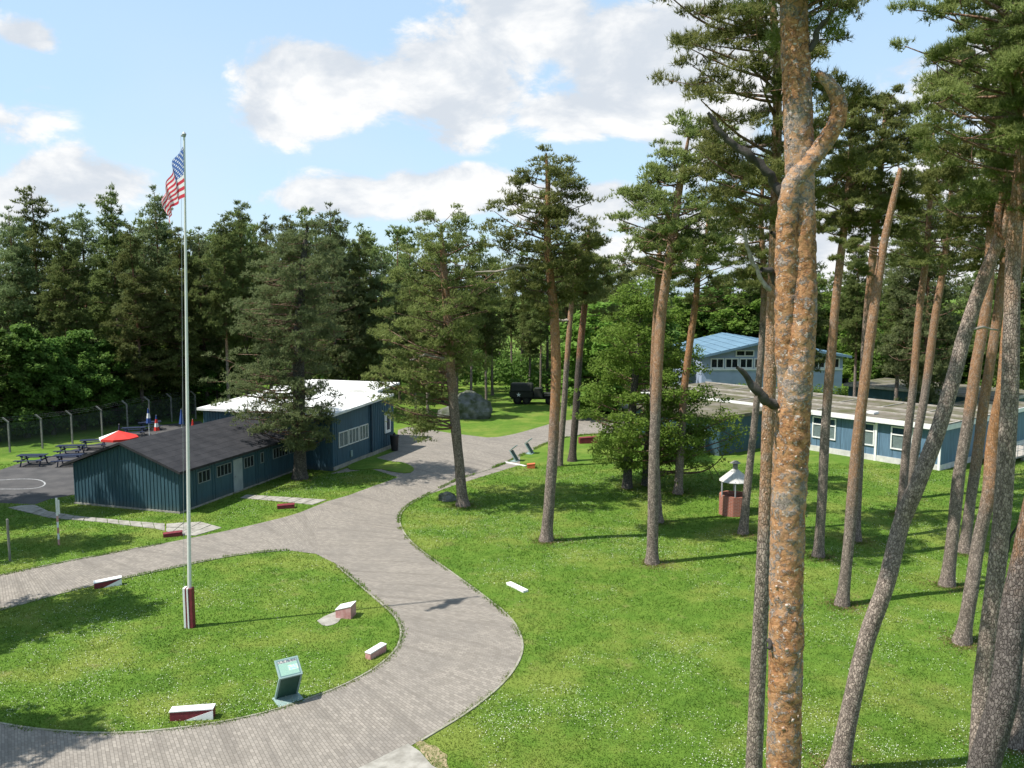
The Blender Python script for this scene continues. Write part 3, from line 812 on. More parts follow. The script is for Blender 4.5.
# flat-roofed barrack on the right: a runs left/away along the lit front, b runs away from the camera along the shaded end
CR = G(940, 471); f_ = Vector((-0.63, 0.777)); s_ = Vector((0.777, 0.63))
rf_ = frame((CR.x, CR.y), f_, s_)
rb = thing('barrack', 'long flat roofed blue barrack with white fascia behind the leaning pines', 'building', (CR.x, CR.y, 0))
RL, RW, RH = 27.0, 8.6, 2.86
mb = MB(rf_); mb.box(0, RL, 0, RW, .42, RH); mb.build('wall', 'blue_panels', rb)
mb = MB(rf_); mb.box(-.03, RL, -.05, RW, -.3, .42); mb.build('plinth', 'plinth', rb)
mb = MB(rf_); mb.box(-.30, RL + .3, -.42, RW + .4, RH + .002, RH + .36); rr = mb.build('fascia', 'white_paint', rb)
mb = MB(rf_); mb.box(-.22, RL + .22, -.34, RW + .32, RH + .362, RH + .39); mb.build('roof', 'mossy_roof', rb)
mb = MB(rf_)
for b in (2.2, 4.6, 8.7): mb.box(-.25, RL, b - .07, b + .07, RH + .392, RH + .50)
mb.box(-.28, -.14, -.3, RW, RH + .392, RH + .46)
mb.build('roof_ridge_strip', 'roof_edge', rb)
for a in np.arange(2.2, RL, 3.6):
    mb = MB(rf_); mb.box(a - .05, a + .05, -.25, 2.1, RH + .392, RH + .45); mb.build('roof_batten', 'roof_edge', rb)
    mb = MB(rf_); mb.box(a - .05 + 1.2, a + .05 + 1.2, 4.7, 8.6, RH + .392, RH + .45); mb.build('roof_batten', 'roof_edge', rb)
for a, b in ((5.6, 1.0), (13.2, 1.2), (19.0, 5.6)):
    mb = MB(rf_); mb.box(a - .35, a + .35, b - .35, b + .35, RH + .392, RH + .58); mb.build('roof_hatch', 'white_roof', rb, bevel=.03)
for a in np.arange(0.42, RL, 1.0):
    mb = MB(rf_); mb.box(a - .012, a + .012, -.014, -.002, .43, RH - .01); mb.build('panel_joint', 'blue_trim', rb)
for a0, a1 in ((1.45, 2.05), (2.5, 3.56), (4.78, 5.8), (7.83, 8.8), (8.83, 9.8), (22.6, 23.5), (24.6, 25.5)):
    window(rb, rf_, 'a', a0, a1, 0.0, 1.05, 2.70, 1, 2.12, -1, curtain=True, fw=0.09, depth=.075, frame_mat='white_paint')
for a in (0.08, 4.66, 11.6):
    mb = MB(rf_); mb.box(a - .08, a + .08, -.09, -.003, -.1, RH); mb.build('white_post', 'white_paint', rb)
# shaded end wall: door and deck
window(rb, rf_, 'b', 5.6, 6.6, 0.0, 0.5, 2.6, 1, None, -1, fw=.09, frame_mat='door_grey')
mb = MB(rf_); mb.box(-2.3, -.05, 5.0, 12, .36, .48); dk = mb.build('deck', 'roof_edge', rb)
for k in range(8):
    mb = MB(rf_); b = 5.1 + k * .98; mb.bar((-2.25, b, .48), (-2.25, b, 1.4), .025); mb.build('rail_post', 'steel', dk)
for z in (.9, 1.4):
    mb = MB(rf_); mb.bar((-2.25, 5.05, z), (-2.25, 12, z), .022); mb.build('rail', 'steel', dk)
for b in (5.3, 8.5, 11.7):
    mb = MB(rf_); mb.box(-2.2, -2.0, b - .1, b + .1, -.2, .36); mb.build('deck_post', 'roof_edge', dk)
mb = MB(rf_); mb.box(0.4, 4.6, RW + .003, RW + 9, .42, RH - .02); mb.build('side_wing', 'blue_panels', rb)
mb = MB(rf_); mb.box(0.36, 4.6, RW + .45, RW + 9, -.3, .418); mb.build('plinth', 'plinth', rb)
mb = MB(rf_); mb.box(0.1, 4.9, RW + .45, RW + 9.3, RH - .018, RH + .30); mb.build('fascia', 'white_paint', rb)
mb = MB(rf_); mb.box(0.18, 4.82, RW + .5, RW + 9.2, RH + .302, RH + .335); mb.build('roof', 'mossy_roof', rb)
# projecting entrance wing
mb = MB(rf_); mb.box(12.9, 21.5, -7.5, -.06, -.3, 2.75); wg = mb.build('entrance_wing', 'blue_boards', rb)
mb = MB(rf_); mb.box(12.7, 21.7, -7.75, -.45, 2.752, 3.0); mb.build('wing_roof', 'mossy_roof', wg)
window(wg if False else rb, rf_, 'a', 14.2, 15.4, -7.5, .1, 2.1, 1, None, -1, fw=.07)
# second barrack behind
PB = MB(rf_).P((2.5, 17, 0)); rf2 = frame((PB.x, PB.y), f_, s_)
rb2 = thing('barrack', 'far dark blue flat roofed block glimpsed beyond the long barrack roof', 'building', tuple(PB))
mb = MB(rf2); mb.box(0, 14, 0, 7, -.3, 3.25); mb.build('wall', 'blue_boards', rb2)
mb = MB(rf2); mb.box(-.3, 14.3, -.4, 7.4, 3.252, 3.5); mb.build('fascia', 'roof_edge', rb2)
mb = MB(rf2); mb.box(-.2, 14.2, -.3, 7.3, 3.502, 3.54); mb.build('roof', 'mossy_roof', rb2)

# hall with the blue gable roof
HX = D(842, 380, 91); hfr = frame((HX.x, HX.y), (-0.985, -0.02), (0.02, 0.985))
hall = thing('hall', 'far hall with low blue gable roof and a band of white framed windows', 'building', (HX.x, HX.y, 0))
HW, HL, HE, HA = 15.2, 18.0, 5.3, 6.75
pk = 9.0
mb = MB(hfr)
mb.prism([(0, 0), (HW, 0), (HW, HL), (0, HL)], -.3, HE)
i = len(mb.v); mb.v += [mb.P(q) for q in ((0, 0, HE), (HW, 0, HE), (pk, 0, HA), (0, HL, HE), (HW, HL, HE), (pk, HL, HA))]; mb.f += [[i, i + 1, i + 2], [i + 5, i + 4, i + 3]]
mb.build('wall', 'pale_blue_wall', hall)
mb = MB(hfr)
rs1 = (HA - HE) / pk; rs2 = (HA - HE) / (HW - pk)
for (b0, z0, b1, z1) in ((-.6, HE - .6 * rs1, pk, HA), (pk, HA, HW + .3, HE - .3 * rs2)):
    mb.hexa([(b0, -1.0, z0), (b1, -1.0, z1), (b1, HL, z1), (b0, HL, z0), (b0, -1.0, z0 + .25), (b1, -1.0, z1 + .25), (b1, HL, z1 + .25), (b0, HL, z0 + .25)])
hr = mb.build('roof', 'hall_roof', hall)
for k in range(1, 16):
    b = -.6 + (HW + .9) * k / 16; z = HE + (b * rs1 if b < pk else (HW - b) * rs2) + .25
    mb = MB(hfr); mb.box(b - .03, b + .03, -1.0, HL, z - .02, z + .05); mb.build('roof_seam', 'hall_roof', hr)
for k in range(10):
    b0 = .35 + k * 1.56
    if b0 + 1.45 > HW: break
    zt = HE - .15
    window(hall, hfr, 'a', b0, b0 + 1.45, 0.0, 4.05, zt, 2, None, -1, fw=.12, depth=.1, frame_mat='white_paint')
for b0, b1 in ((6.4, 8.6), (9.6, 11.6)):
    window(hall, hfr, 'a', b0, b1, 0.0, HE + .02, HE + .72, 2, None, -1, fw=.12, depth=.1, frame_mat='white_paint')
mb = MB(hfr); mb.box(0, HW, -.16, -.003, 3.85, 4.04); mb.build('sill_band', 'white_paint', hall)
FOOT = []
for fr, (a0, a1, b0, b1) in ((hf, (0, HUT_L, 0, HUT_W)), (bf, (0, B2L, 0, B2W)), (rf_, (0, RL, 0, RW)), (rf_, (12.9, 21.5, -7.5, 0)), (rf_, (-2.3, 0, 5, 12))):
    m_ = MB(fr); FOOT.append(poly_np([m_.P((a, b, 0)) for a, b in ((a0, b0), (a1, b0), (a1, b1), (a0, b1))]))

# ------------------------------------------------------------------ trees
def resample(path, step):
    """Catmull-Rom through (x,y,z,r) points"""
    P = np.array(path, float); out = []
    for k in range(len(P) - 1):
        p0 = P[max(k - 1, 0)]; p1 = P[k]; p2 = P[k + 1]; p3 = P[min(k + 2, len(P) - 1)]
        n = max(1, int(np.linalg.norm(p2[:3] - p1[:3]) / step))
        for t in np.arange(n) / n:
            out.append(0.5 * ((2 * p1) + (-p0 + p2) * t + (2 * p0 - 5 * p1 + 4 * p2 - p3) * t * t + (-p0 + 3 * p1 - 3 * p2 + p3) * t ** 3))
    out.append(P[-1]); out = np.array(out); out[:, 3] = np.maximum(out[:, 3], 0.004)
    return out


def tube(path, seg, disp=None):
    """rings along the path; returns V, quads. disp(theta, arc, radius) -> added radius"""
    P = np.asarray(path); n = len(P); T = np.gradient(P[:, :3], axis=0); T /= np.linalg.norm(T, axis=1)[:, None] + 1e-9
    ref = np.array([0.0, 1.0, 0.0]) if abs(T[0][1]) < 0.9 else np.array([1.0, 0, 0])
    A = np.cross(T, ref); A /= np.linalg.norm(A, axis=1)[:, None] + 1e-9; B = np.cross(T, A)
    arc = np.concatenate([[0], np.cumsum(np.linalg.norm(np.diff(P[:, :3], axis=0), axis=1))])
    th = np.arange(seg) * 2 * np.pi / seg
    R = np.repeat(P[:, 3:4], seg, 1)
    if disp is not None: R = R + disp(np.repeat(th[None], n, 0), np.repeat(arc[:, None], seg, 1), R)
    V = P[:, None, :3] + R[..., None] * (np.cos(th)[None, :, None] * A[:, None, :] + np.sin(th)[None, :, None] * B[:, None, :])
    V = V.reshape(-1, 3); i = np.arange(n - 1)[:, None] * seg; j = np.arange(seg)[None, :]; j2 = (j + 1) % seg
    Q = np.stack([i + j, i + j2, i + seg + j2, i + seg + j], -1).reshape(-1, 4)
    # end caps as thin quads to a collapsed ring
    return V, Q


class Bag:
    def __init__(s): s.V = []; s.Q = []; s.n = 0
    def add(s, V, Q): s.V.append(V); s.Q.append(Q + s.n); s.n += len(V)
    def obj(s, name, material, parent, smooth=True): return mesh_np(name, np.concatenate(s.V), np.concatenate(s.Q), 4, material, parent, smooth)


def scaly(cell, amp, seed=0, lump=0.03):
    """cellular bark plates: raised plates, sunk joints"""
    def f(th, arc, R):
        r0 = float(np.mean(R)); nth = max(6, int(2 * np.pi * r0 / cell)); x = th / (2 * np.pi) * nth; y = arc / (cell * 1.7)
        x = x + 0.35 * np.sin(y * 1.3 + seed); ix = np.floor(x).astype(int); iy = np.floor(y).astype(int); d1 = np.full(x.shape, 9.0); d2 = np.full(x.shape, 9.0); hh = np.zeros(x.shape)
        for ax_ in (-1, 0, 1):
            for ay_ in (-1, 0, 1):
                cx = ix + ax_; cy = iy + ay_; h = (((cx % nth) * 7919) ^ (cy * 104729 + seed * 31)) & 65535
                jx = _perm[h]; jy = _perm[(h * 31 + 7) & 65535]; d = np.hypot(cx + jx - x, cy + jy - y)
                nearer = d < d1; d2 = np.where(nearer, d1, np.minimum(d2, d)); hh = np.where(nearer, _perm[(h * 17 + 3) & 65535], hh); d1 = np.where(nearer, d, d1)
        e = np.clip((d2 - d1) / 0.35, 0, 1)
        q = np.stack([np.cos(th).ravel() * 1.2, np.sin(th).ravel() * 1.2, arc.ravel() * 1.4 + seed * 5], 1)
        return amp * (e * (0.55 + 0.75 * hh) - 0.5) + R * lump * 4 * (fbm(q, 3).reshape(th.shape) - 0.45)
    return f


def flaky(seed, amp=.006):
    def f(th, arc, R):
        R0 = float(np.mean(R)); q = np.stack([np.cos(th).ravel() * R0, np.sin(th).ravel() * R0, arc.ravel() * 1.0 + seed], 1)
        a = fbm(q * np.array([9, 9, 14]), 4).reshape(th.shape); b = fbm(q * 3.0, 3).reshape(th.shape)
        return amp * np.clip((a - .46) * 14, -1, 1) + R * .22 * (b - .45)
    return f


def lumpy(seed, k=0.10):
    def f(th, arc, R):
        q = np.stack([np.cos(th).ravel() * 1.2, np.sin(th).ravel() * 1.2, arc.ravel() * 1.1 + seed * 5], 1); return R * k * 2 * (fbm(q, 3).reshape(th.shape) - 0.45)
    return f


def needles(pads, per, length, width, r, K=6, up=0.28):
    """pads: (m,6) cx cy cz rx ry rz. tufts of needle blades on shoots"""
    pads = np.asarray(pads); m = len(pads); size = (pads[:, 3] * pads[:, 4]); wt = size / size.sum(); ntuft = max(1, int(m * per / K))
    k = r.choice(m, ntuft, p=wt); u = r.normal(size=(ntuft, 3)); u /= np.linalg.norm(u, axis=1)[:, None]
    rad = r.random(ntuft) ** 0.45
    u[:, 2] = np.where(u[:, 2] < -0.35, -u[:, 2] * 0.6, u[:, 2])
    c = pads[k, :3] + u * pads[k, 3:6] * rad[:, None]
    td = u * 0.7 + r.normal(size=(ntuft, 3)) * 0.45; td[:, 2] += up; td /= np.linalg.norm(td, axis=1)[:, None]
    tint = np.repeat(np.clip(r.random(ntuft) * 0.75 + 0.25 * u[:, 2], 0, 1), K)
    c = np.repeat(c, K, 0); d = np.repeat(td, K, 0) + r.normal(size=(ntuft * K, 3)) * 0.75; d /= np.linalg.norm(d, axis=1)[:, None] + 1e-9
    n0 = np.repeat(u, K, 0) * 0.7 + r.normal(size=d.shape) * 0.38; n0[:, 2] += 0.9
    s = np.cross(d, n0); s /= np.linalg.norm(s, axis=1)[:, None] + 1e-9
    L = length * (0.7 + 0.6 * r.random(len(c)))[:, None]; wd = width * (0.7 + 0.6 * r.random(len(c)))[:, None]
    a = c - d * L * 0.25
    V = np.stack([a - s * wd * .5, a + s * wd * .5, c + d * L * .75], 1).reshape(-1, 3)
    return V, np.arange(len(V)).reshape(-1, 3), np.repeat(tint, 3)


def leaves(pads, per, size, r, flat_=0.55):
    pads = np.asarray(pads); m = len(pads); sz = pads[:, 3] * pads[:, 4]; n = int(m * per)
    k = r.choice(m, n, p=sz / sz.sum()); u = r.normal(size=(n, 3)); u /= np.linalg.norm(u, axis=1)[:, None]
    c = pads[k, :3] + u * pads[k, 3:6] * (r.random(n) ** 0.4)[:, None]
    nrm = r.normal(size=(n, 3)) * (1 - flat_) + u * 0.35; nrm[:, 2] += flat_; nrm /= np.linalg.norm(nrm, axis=1)[:, None]
    a = np.cross(nrm, r.normal(size=(n, 3))); a /= np.linalg.norm(a, axis=1)[:, None] + 1e-9; b = np.cross(nrm, a)
    L = size * (0.65 + 0.7 * r.random(n))[:, None]
    V = np.stack([c - a * L * .5, c + b * L * .30 + a * L * .05, c + a * L * .5 - nrm * L * .08, c - b * L * .30 + a * L * .05], 1).reshape(-1, 4, 3).reshape(-1, 3)
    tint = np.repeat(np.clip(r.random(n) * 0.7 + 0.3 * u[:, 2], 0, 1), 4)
    return V, np.arange(len(V)).reshape(-1, 4), tint


def crown_pads(path, profile, npads, padr, r, depth=1.0, flat_=0.5, rise=0.3, hollow=0.3):
    """profile rows (z, xl, xr) in the tree's own coordinates; returns small foliage pads grouped in clumps, and limb polylines"""
    P = np.asarray(path); pr = np.array(sorted(profile)); zlo, zhi = pr[0, 0], pr[-1, 0]
    zz = np.linspace(zlo, zhi, 60); wz = np.interp(zz, pr[:, 0], pr[:, 2] - pr[:, 1]) + 0.25; cdf = np.cumsum(wz); cdf /= cdf[-1]
    clumps = []; limbs = []
    def cl(z): return np.array([np.interp(z, P[:, 2], P[:, 0]), np.interp(z, P[:, 2], P[:, 1]), z])
    nl = max(5, npads // 3)
    for k in range(nl):
        z = float(np.interp((k + r.random()) / nl, cdf, zz)); az = k * 2.39996 + r.normal() * 0.5
        xl, xr = np.interp(z, pr[:, 0], pr[:, 1]), np.interp(z, pr[:, 0], pr[:, 2]); c = cl(min(z, P[-1, 2]))
        mid = (xl + xr) / 2; half = max((xr - xl) / 2 - 0.2 * padr, 0.12)
        fr = hollow + (1 - hollow) * r.random() ** 0.6
        e = np.array([mid + half * math.cos(az) * fr, c[1] + half * depth * math.sin(az) * fr, z + r.normal() * 0.12])
        reach = np.linalg.norm(e[:2] - c[:2]); zs = max(z - rise * reach - 0.1, min(zlo - 0.4, z - .2)); zs = min(zs, P[-1, 2] - 0.1); s = cl(zs)
        r0 = min(0.014 + 0.013 * reach, 0.6 * float(np.interp(zs, P[:, 2], P[:, 3])) + 0.008)
        mpt = s * 0.5 + e * 0.5 + np.array([r.normal() * .12 * reach, r.normal() * .12 * reach, -0.06 * reach + r.normal() * .06 * reach])
        limb = np.array([[*s, r0], [*mpt, r0 * .65], [*e, r0 * .25]]); limbs.append((limb, 6))
        tp = min(1.0, max(.42, (half + .3) / 1.4)); s_ = tp * padr * (0.75 + 0.5 * r.random()); clumps.append([*e, s_])
        for q in range(2):
            t = 0.45 + 0.5 * r.random(); b = (mpt * (1 - (t - .5) * 2) + e * (t - .5) * 2)
            off = r.normal(size=3) * np.array([.36, .36, .2]) * (0.35 * reach + padr * tp); pe = b + off; s_ = tp * padr * (0.55 + 0.6 * r.random())
            pe[0] = np.clip(pe[0], mid - half, mid + half)
            clumps.append([*pe, s_]); limbs.append((np.array([[*b, r0 * .4], [*((b + pe) / 2 + r.normal(size=3) * .06), r0 * .28], [*pe, .008]]), 4))
    pads = []
    for cx, cy, cz, R in clumps:
        for q in range(6):
            u = r.normal(size=3); u /= np.linalg.norm(u); u[2] = abs(u[2]) * 0.9 - 0.25; d = R * 0.62
            pr_ = R * (0.34 + 0.22 * r.random()); pads.append([cx + u[0] * d, cy + u[1] * d, cz + u[2] * d * flat_ * 1.3, pr_, pr_, pr_ * (flat_ + .2)])
    return pads, limbs


BASES = []


def tree_core(root, path, profile, npads, padr, needle, bark, foliage, seed, seg=14, step=0.25, disp=None, nn=42000, per=0, depth=1.0, flat_=0.5, rise=0.3, kind='pine', flare=True, hollow=0.3, extra_pads=None):
    r = np.random.default_rng(seed); P = resample(path, step)
    if flare:
        h = P[:, 2] - P[0, 2]; P[:, 3] *= 1 + 0.42 * np.exp(-np.maximum(h - .1, 0) / 0.35)
    bag = Bag(); bag.add(*tube(P, seg, disp or lumpy(seed)))
    trunk = bag.obj('trunk', bark, root)
    pads, limbs = crown_pads(P, profile, npads, padr, r, depth, flat_, rise, hollow)
    if extra_pads: pads += extra_pads
    lb = Bag()
    for l, sg in limbs: lb.add(*tube(resample(l, 0.35), sg))
    tag(lb.obj('limbs', 'bark_limb', root), kind='stuff')
    if kind == 'pine': V, Fc, t = needles(pads, nn / len(pads), needle[0], needle[1], r)
    else: V, Fc, t = leaves(pads, nn / len(pads), needle[0], r)
    mesh_np('crown', V, Fc, 3 if kind == 'pine' else 4, foliage, root, tint=t)
    return P


def px_tree(name, label, base, path, profile, npads=60, padr=0.55, dense=1.0, needle=(0.20, 0.036), bark='bark_mid', foliage='pine_needles', seed=1, Y=None, cat='tree', group=None, **kw):
    """a tree traced from the photograph: base pixel on the ground (or a distance Y), trunk pixels with widths, crown outline rows"""
    if Y is None:
        g = G(*base); Y = g.y
    P = []
    for px, py, wd in path:
        d = D(px, py, Y); P.append([d.x, Y, d.z, max(wd, 0.5) / 2 * Y / F])
    if P[0][2] > 0.02:   # trunk foot below the frame: carry the line down to the ground
        dx = (P[1][0] - P[0][0]) / (P[1][2] - P[0][2]); z0 = P[0][2]; P.insert(0, [P[0][0] - dx * z0 * 0.85, Y, 0.0, P[0][3] * 1.12])
    else: P[0][2] = 0.0
    bx, by = P[0][0], Y; zb = gz(bx, by) - 0.06
    root = thing(name, label, cat, (bx, by, zb), group)
    BASES.append((bx, by, P[0][3]))
    for p in P: p[0] -= bx; p[1] -= by; p[2] -= zb * 0
    r = np.random.default_rng(seed + 99)
    for p in P[1:-1]: p[1] += r.normal() * 0.05
    prof = []
    for py, xl, xr in profile:
        a = D(xl, py, Y); b = D(xr, py, Y); prof.append((a.z, a.x - bx, b.x - bx))
    npads = int(npads * 1.5 * dense); padr *= 1.12; kw['nn'] = int(kw.get('nn', 42000) * 1.25 * dense)
    core = tree_core(root, P, prof, npads, padr, needle, bark, foliage, seed, **kw)
    return root, core, Y


def branch(root, Y, pts, name, material, seg=8, disp=None, step=0.12, dy=0.0):
    bx, by, bz = root.location
    path = []
    for k, (px, py, wd) in enumerate(pts):
        d = D(px, py, Y); path.append([d.x - bx, Y - by + dy * k, d.z - bz, wd / 2 * Y / F])
    Q = resample(path, step)
    if name == 'dead_branch':   # broken wood: kinked, knotty, ending in a splintered stub
        A = np.array(path); t_ = np.linspace(0, len(A) - 1, len(Q)); lin = np.stack([np.interp(t_, np.arange(len(A)), A[:, k]) for k in range(4)], 1)
        rr_ = np.random.default_rng(int(pts[0][0] * 7 + pts[0][1])); Q = 0.25 * Q + 0.75 * lin; n_ = rr_.normal(size=(len(Q), 3)); n_ = (n_ + np.roll(n_, 1, 0)) * .5
        Q[1:, :3] += n_[1:] * Q[1:, 3:4] * .45; Q[:, 3] *= 1 + .35 * (rr_.random(len(Q)) - .4)
    b = Bag(); b.add(*tube(Q, seg, disp)); 
    return b.obj(name, material, root)


# --- the big orange pine in the foreground
T1Y = 10.5
root, core, _ = px_tree('pine_tree', 'nearest pine with thick orange flaking trunk and a curved broken side stem', None,
    [(784, 768, 35), (786, 650, 34.5), (789, 540, 34.5), (793, 420, 34), (799, 330, 29), (802, 250, 28), (801, 170, 27), (799, 90, 27), (797, 0, 26), (796, -90, 23), (800, -220, 16), (806, -330, 7)],
    [(20, 770, 860), (-60, 640, 930), (-160, 610, 960), (-260, 660, 940), (-350, 760, 860)], npads=110, padr=0.5, needle=(0.15, 0.010), bark='bark_main', seed=11, Y=T1Y, seg=72, step=0.035, disp=flaky(3), nn=70000)
branch(root, T1Y, [(790, 430, 16), (787, 365, 22), (785, 285, 22), (786, 220, 21), (790, 187, 20), (806, 164, 19), (823, 142, 17), (834, 120, 16), (833, 100, 14), (824, 87, 12), (812, 76, 5)], 'side_stem', 'bark_main', 40, flaky(5), 0.035, dy=-0.018)
branch(root, T1Y, [(782, 196, 11), (774, 182, 9), (757, 162, 8), (736, 148, 7), (722, 134, 5), (708, 112, 2.5)], 'dead_branch', 'dead_wood', 10, lumpy(4, .3), 0.05)
branch(root, T1Y, [(776, 404, 10), (764, 400, 9), (752, 386, 8), (742, 374, 6), (733, 366, 3)], 'dead_branch', 'dead_wood', 10, lumpy(5, .3), 0.05, dy=-0.05)
branch(root, T1Y, [(808, 50, 7), (814, 38, 6), (820, 26, 5), (826, 16, 3)], 'dead_branch', 'dead_wood', 8, lumpy(6, .3), 0.04, dy=-0.06)
branch(root, T1Y, [(779, 286, 7), (770, 270, 6), (762, 268, 5)], 'dead_branch', 'dead_wood', 8, lumpy(7, .3), 0.04, dy=-0.04)
branch(root, T1Y, [(776, 236, 6), (771, 233, 4)], 'dead_branch', 'dead_wood', 8, lumpy(8, .3), 0.03, dy=-0.04)
branch(root, T1Y, [(770, 640, 6), (766, 646, 4)], 'dead_branch', 'dead_wood', 8, lumpy(8, .3), 0.03, dy=-0.1)


def flakes(root, P, n, z0, z1, size, material, seed, lift=0.012):
    """curled bark scales standing off the trunk"""
    r = np.random.default_rng(seed); V = []; Fc = []
    for k in range(n):
        z = r.uniform(z0, z1); c = np.array([np.interp(z, P[:, 2], P[:, 0]), np.interp(z, P[:, 2], P[:, 1]), z]); rad = np.interp(z, P[:, 2], P[:, 3])
        th = r.uniform(0, 2 * np.pi); nrm = np.array([math.cos(th), math.sin(th), 0]); tg = np.array([-math.sin(th), math.cos(th), 0])
        s = size * (0.4 + 1.1 * r.random() ** 2); h = s * r.uniform(.6, 1.3); a = r.uniform(-.4, .4); up = np.array([0, 0, 1.0]) * math.cos(a) + tg * math.sin(a); tx = np.cross(up, nrm)
        o = c + nrm * (rad + 0.004); i = len(V); lo, hi = (lift * r.random() * .3, lift * (0.6 + 1.2 * r.random()))
        if r.random() < .5: lo, hi = hi, lo
        cw = r.uniform(.5, 1.0)
        q = [o - tx * s * .5 - up * h * .5 + nrm * lo, o + tx * s * .5 * cw - up * h * .4 + nrm * lo, o + tx * s * .5 + up * h * .5 + nrm * hi, o - tx * s * .45 * cw + up * h * .45 + nrm * hi]
        t_ = nrm * 0.004
        V += q + [p + t_ for p in q]; Fc += [[i + 4, i + 5, i + 6, i + 7], [i + 3, i + 2, i + 1, i], [i, i + 1, i + 5, i + 4], [i + 1, i + 2, i + 6, i + 5], [i + 2, i + 3, i + 7, i + 6], [i + 3, i, i + 4, i + 7]]
    o = mesh_np('bark_flakes', np.array(V), np.array(Fc), 4, material, root); tag(o, kind='stuff')


flakes(root, core, 240, 4.5, 17, 0.032, 'flake_pale', 21, 0.007)

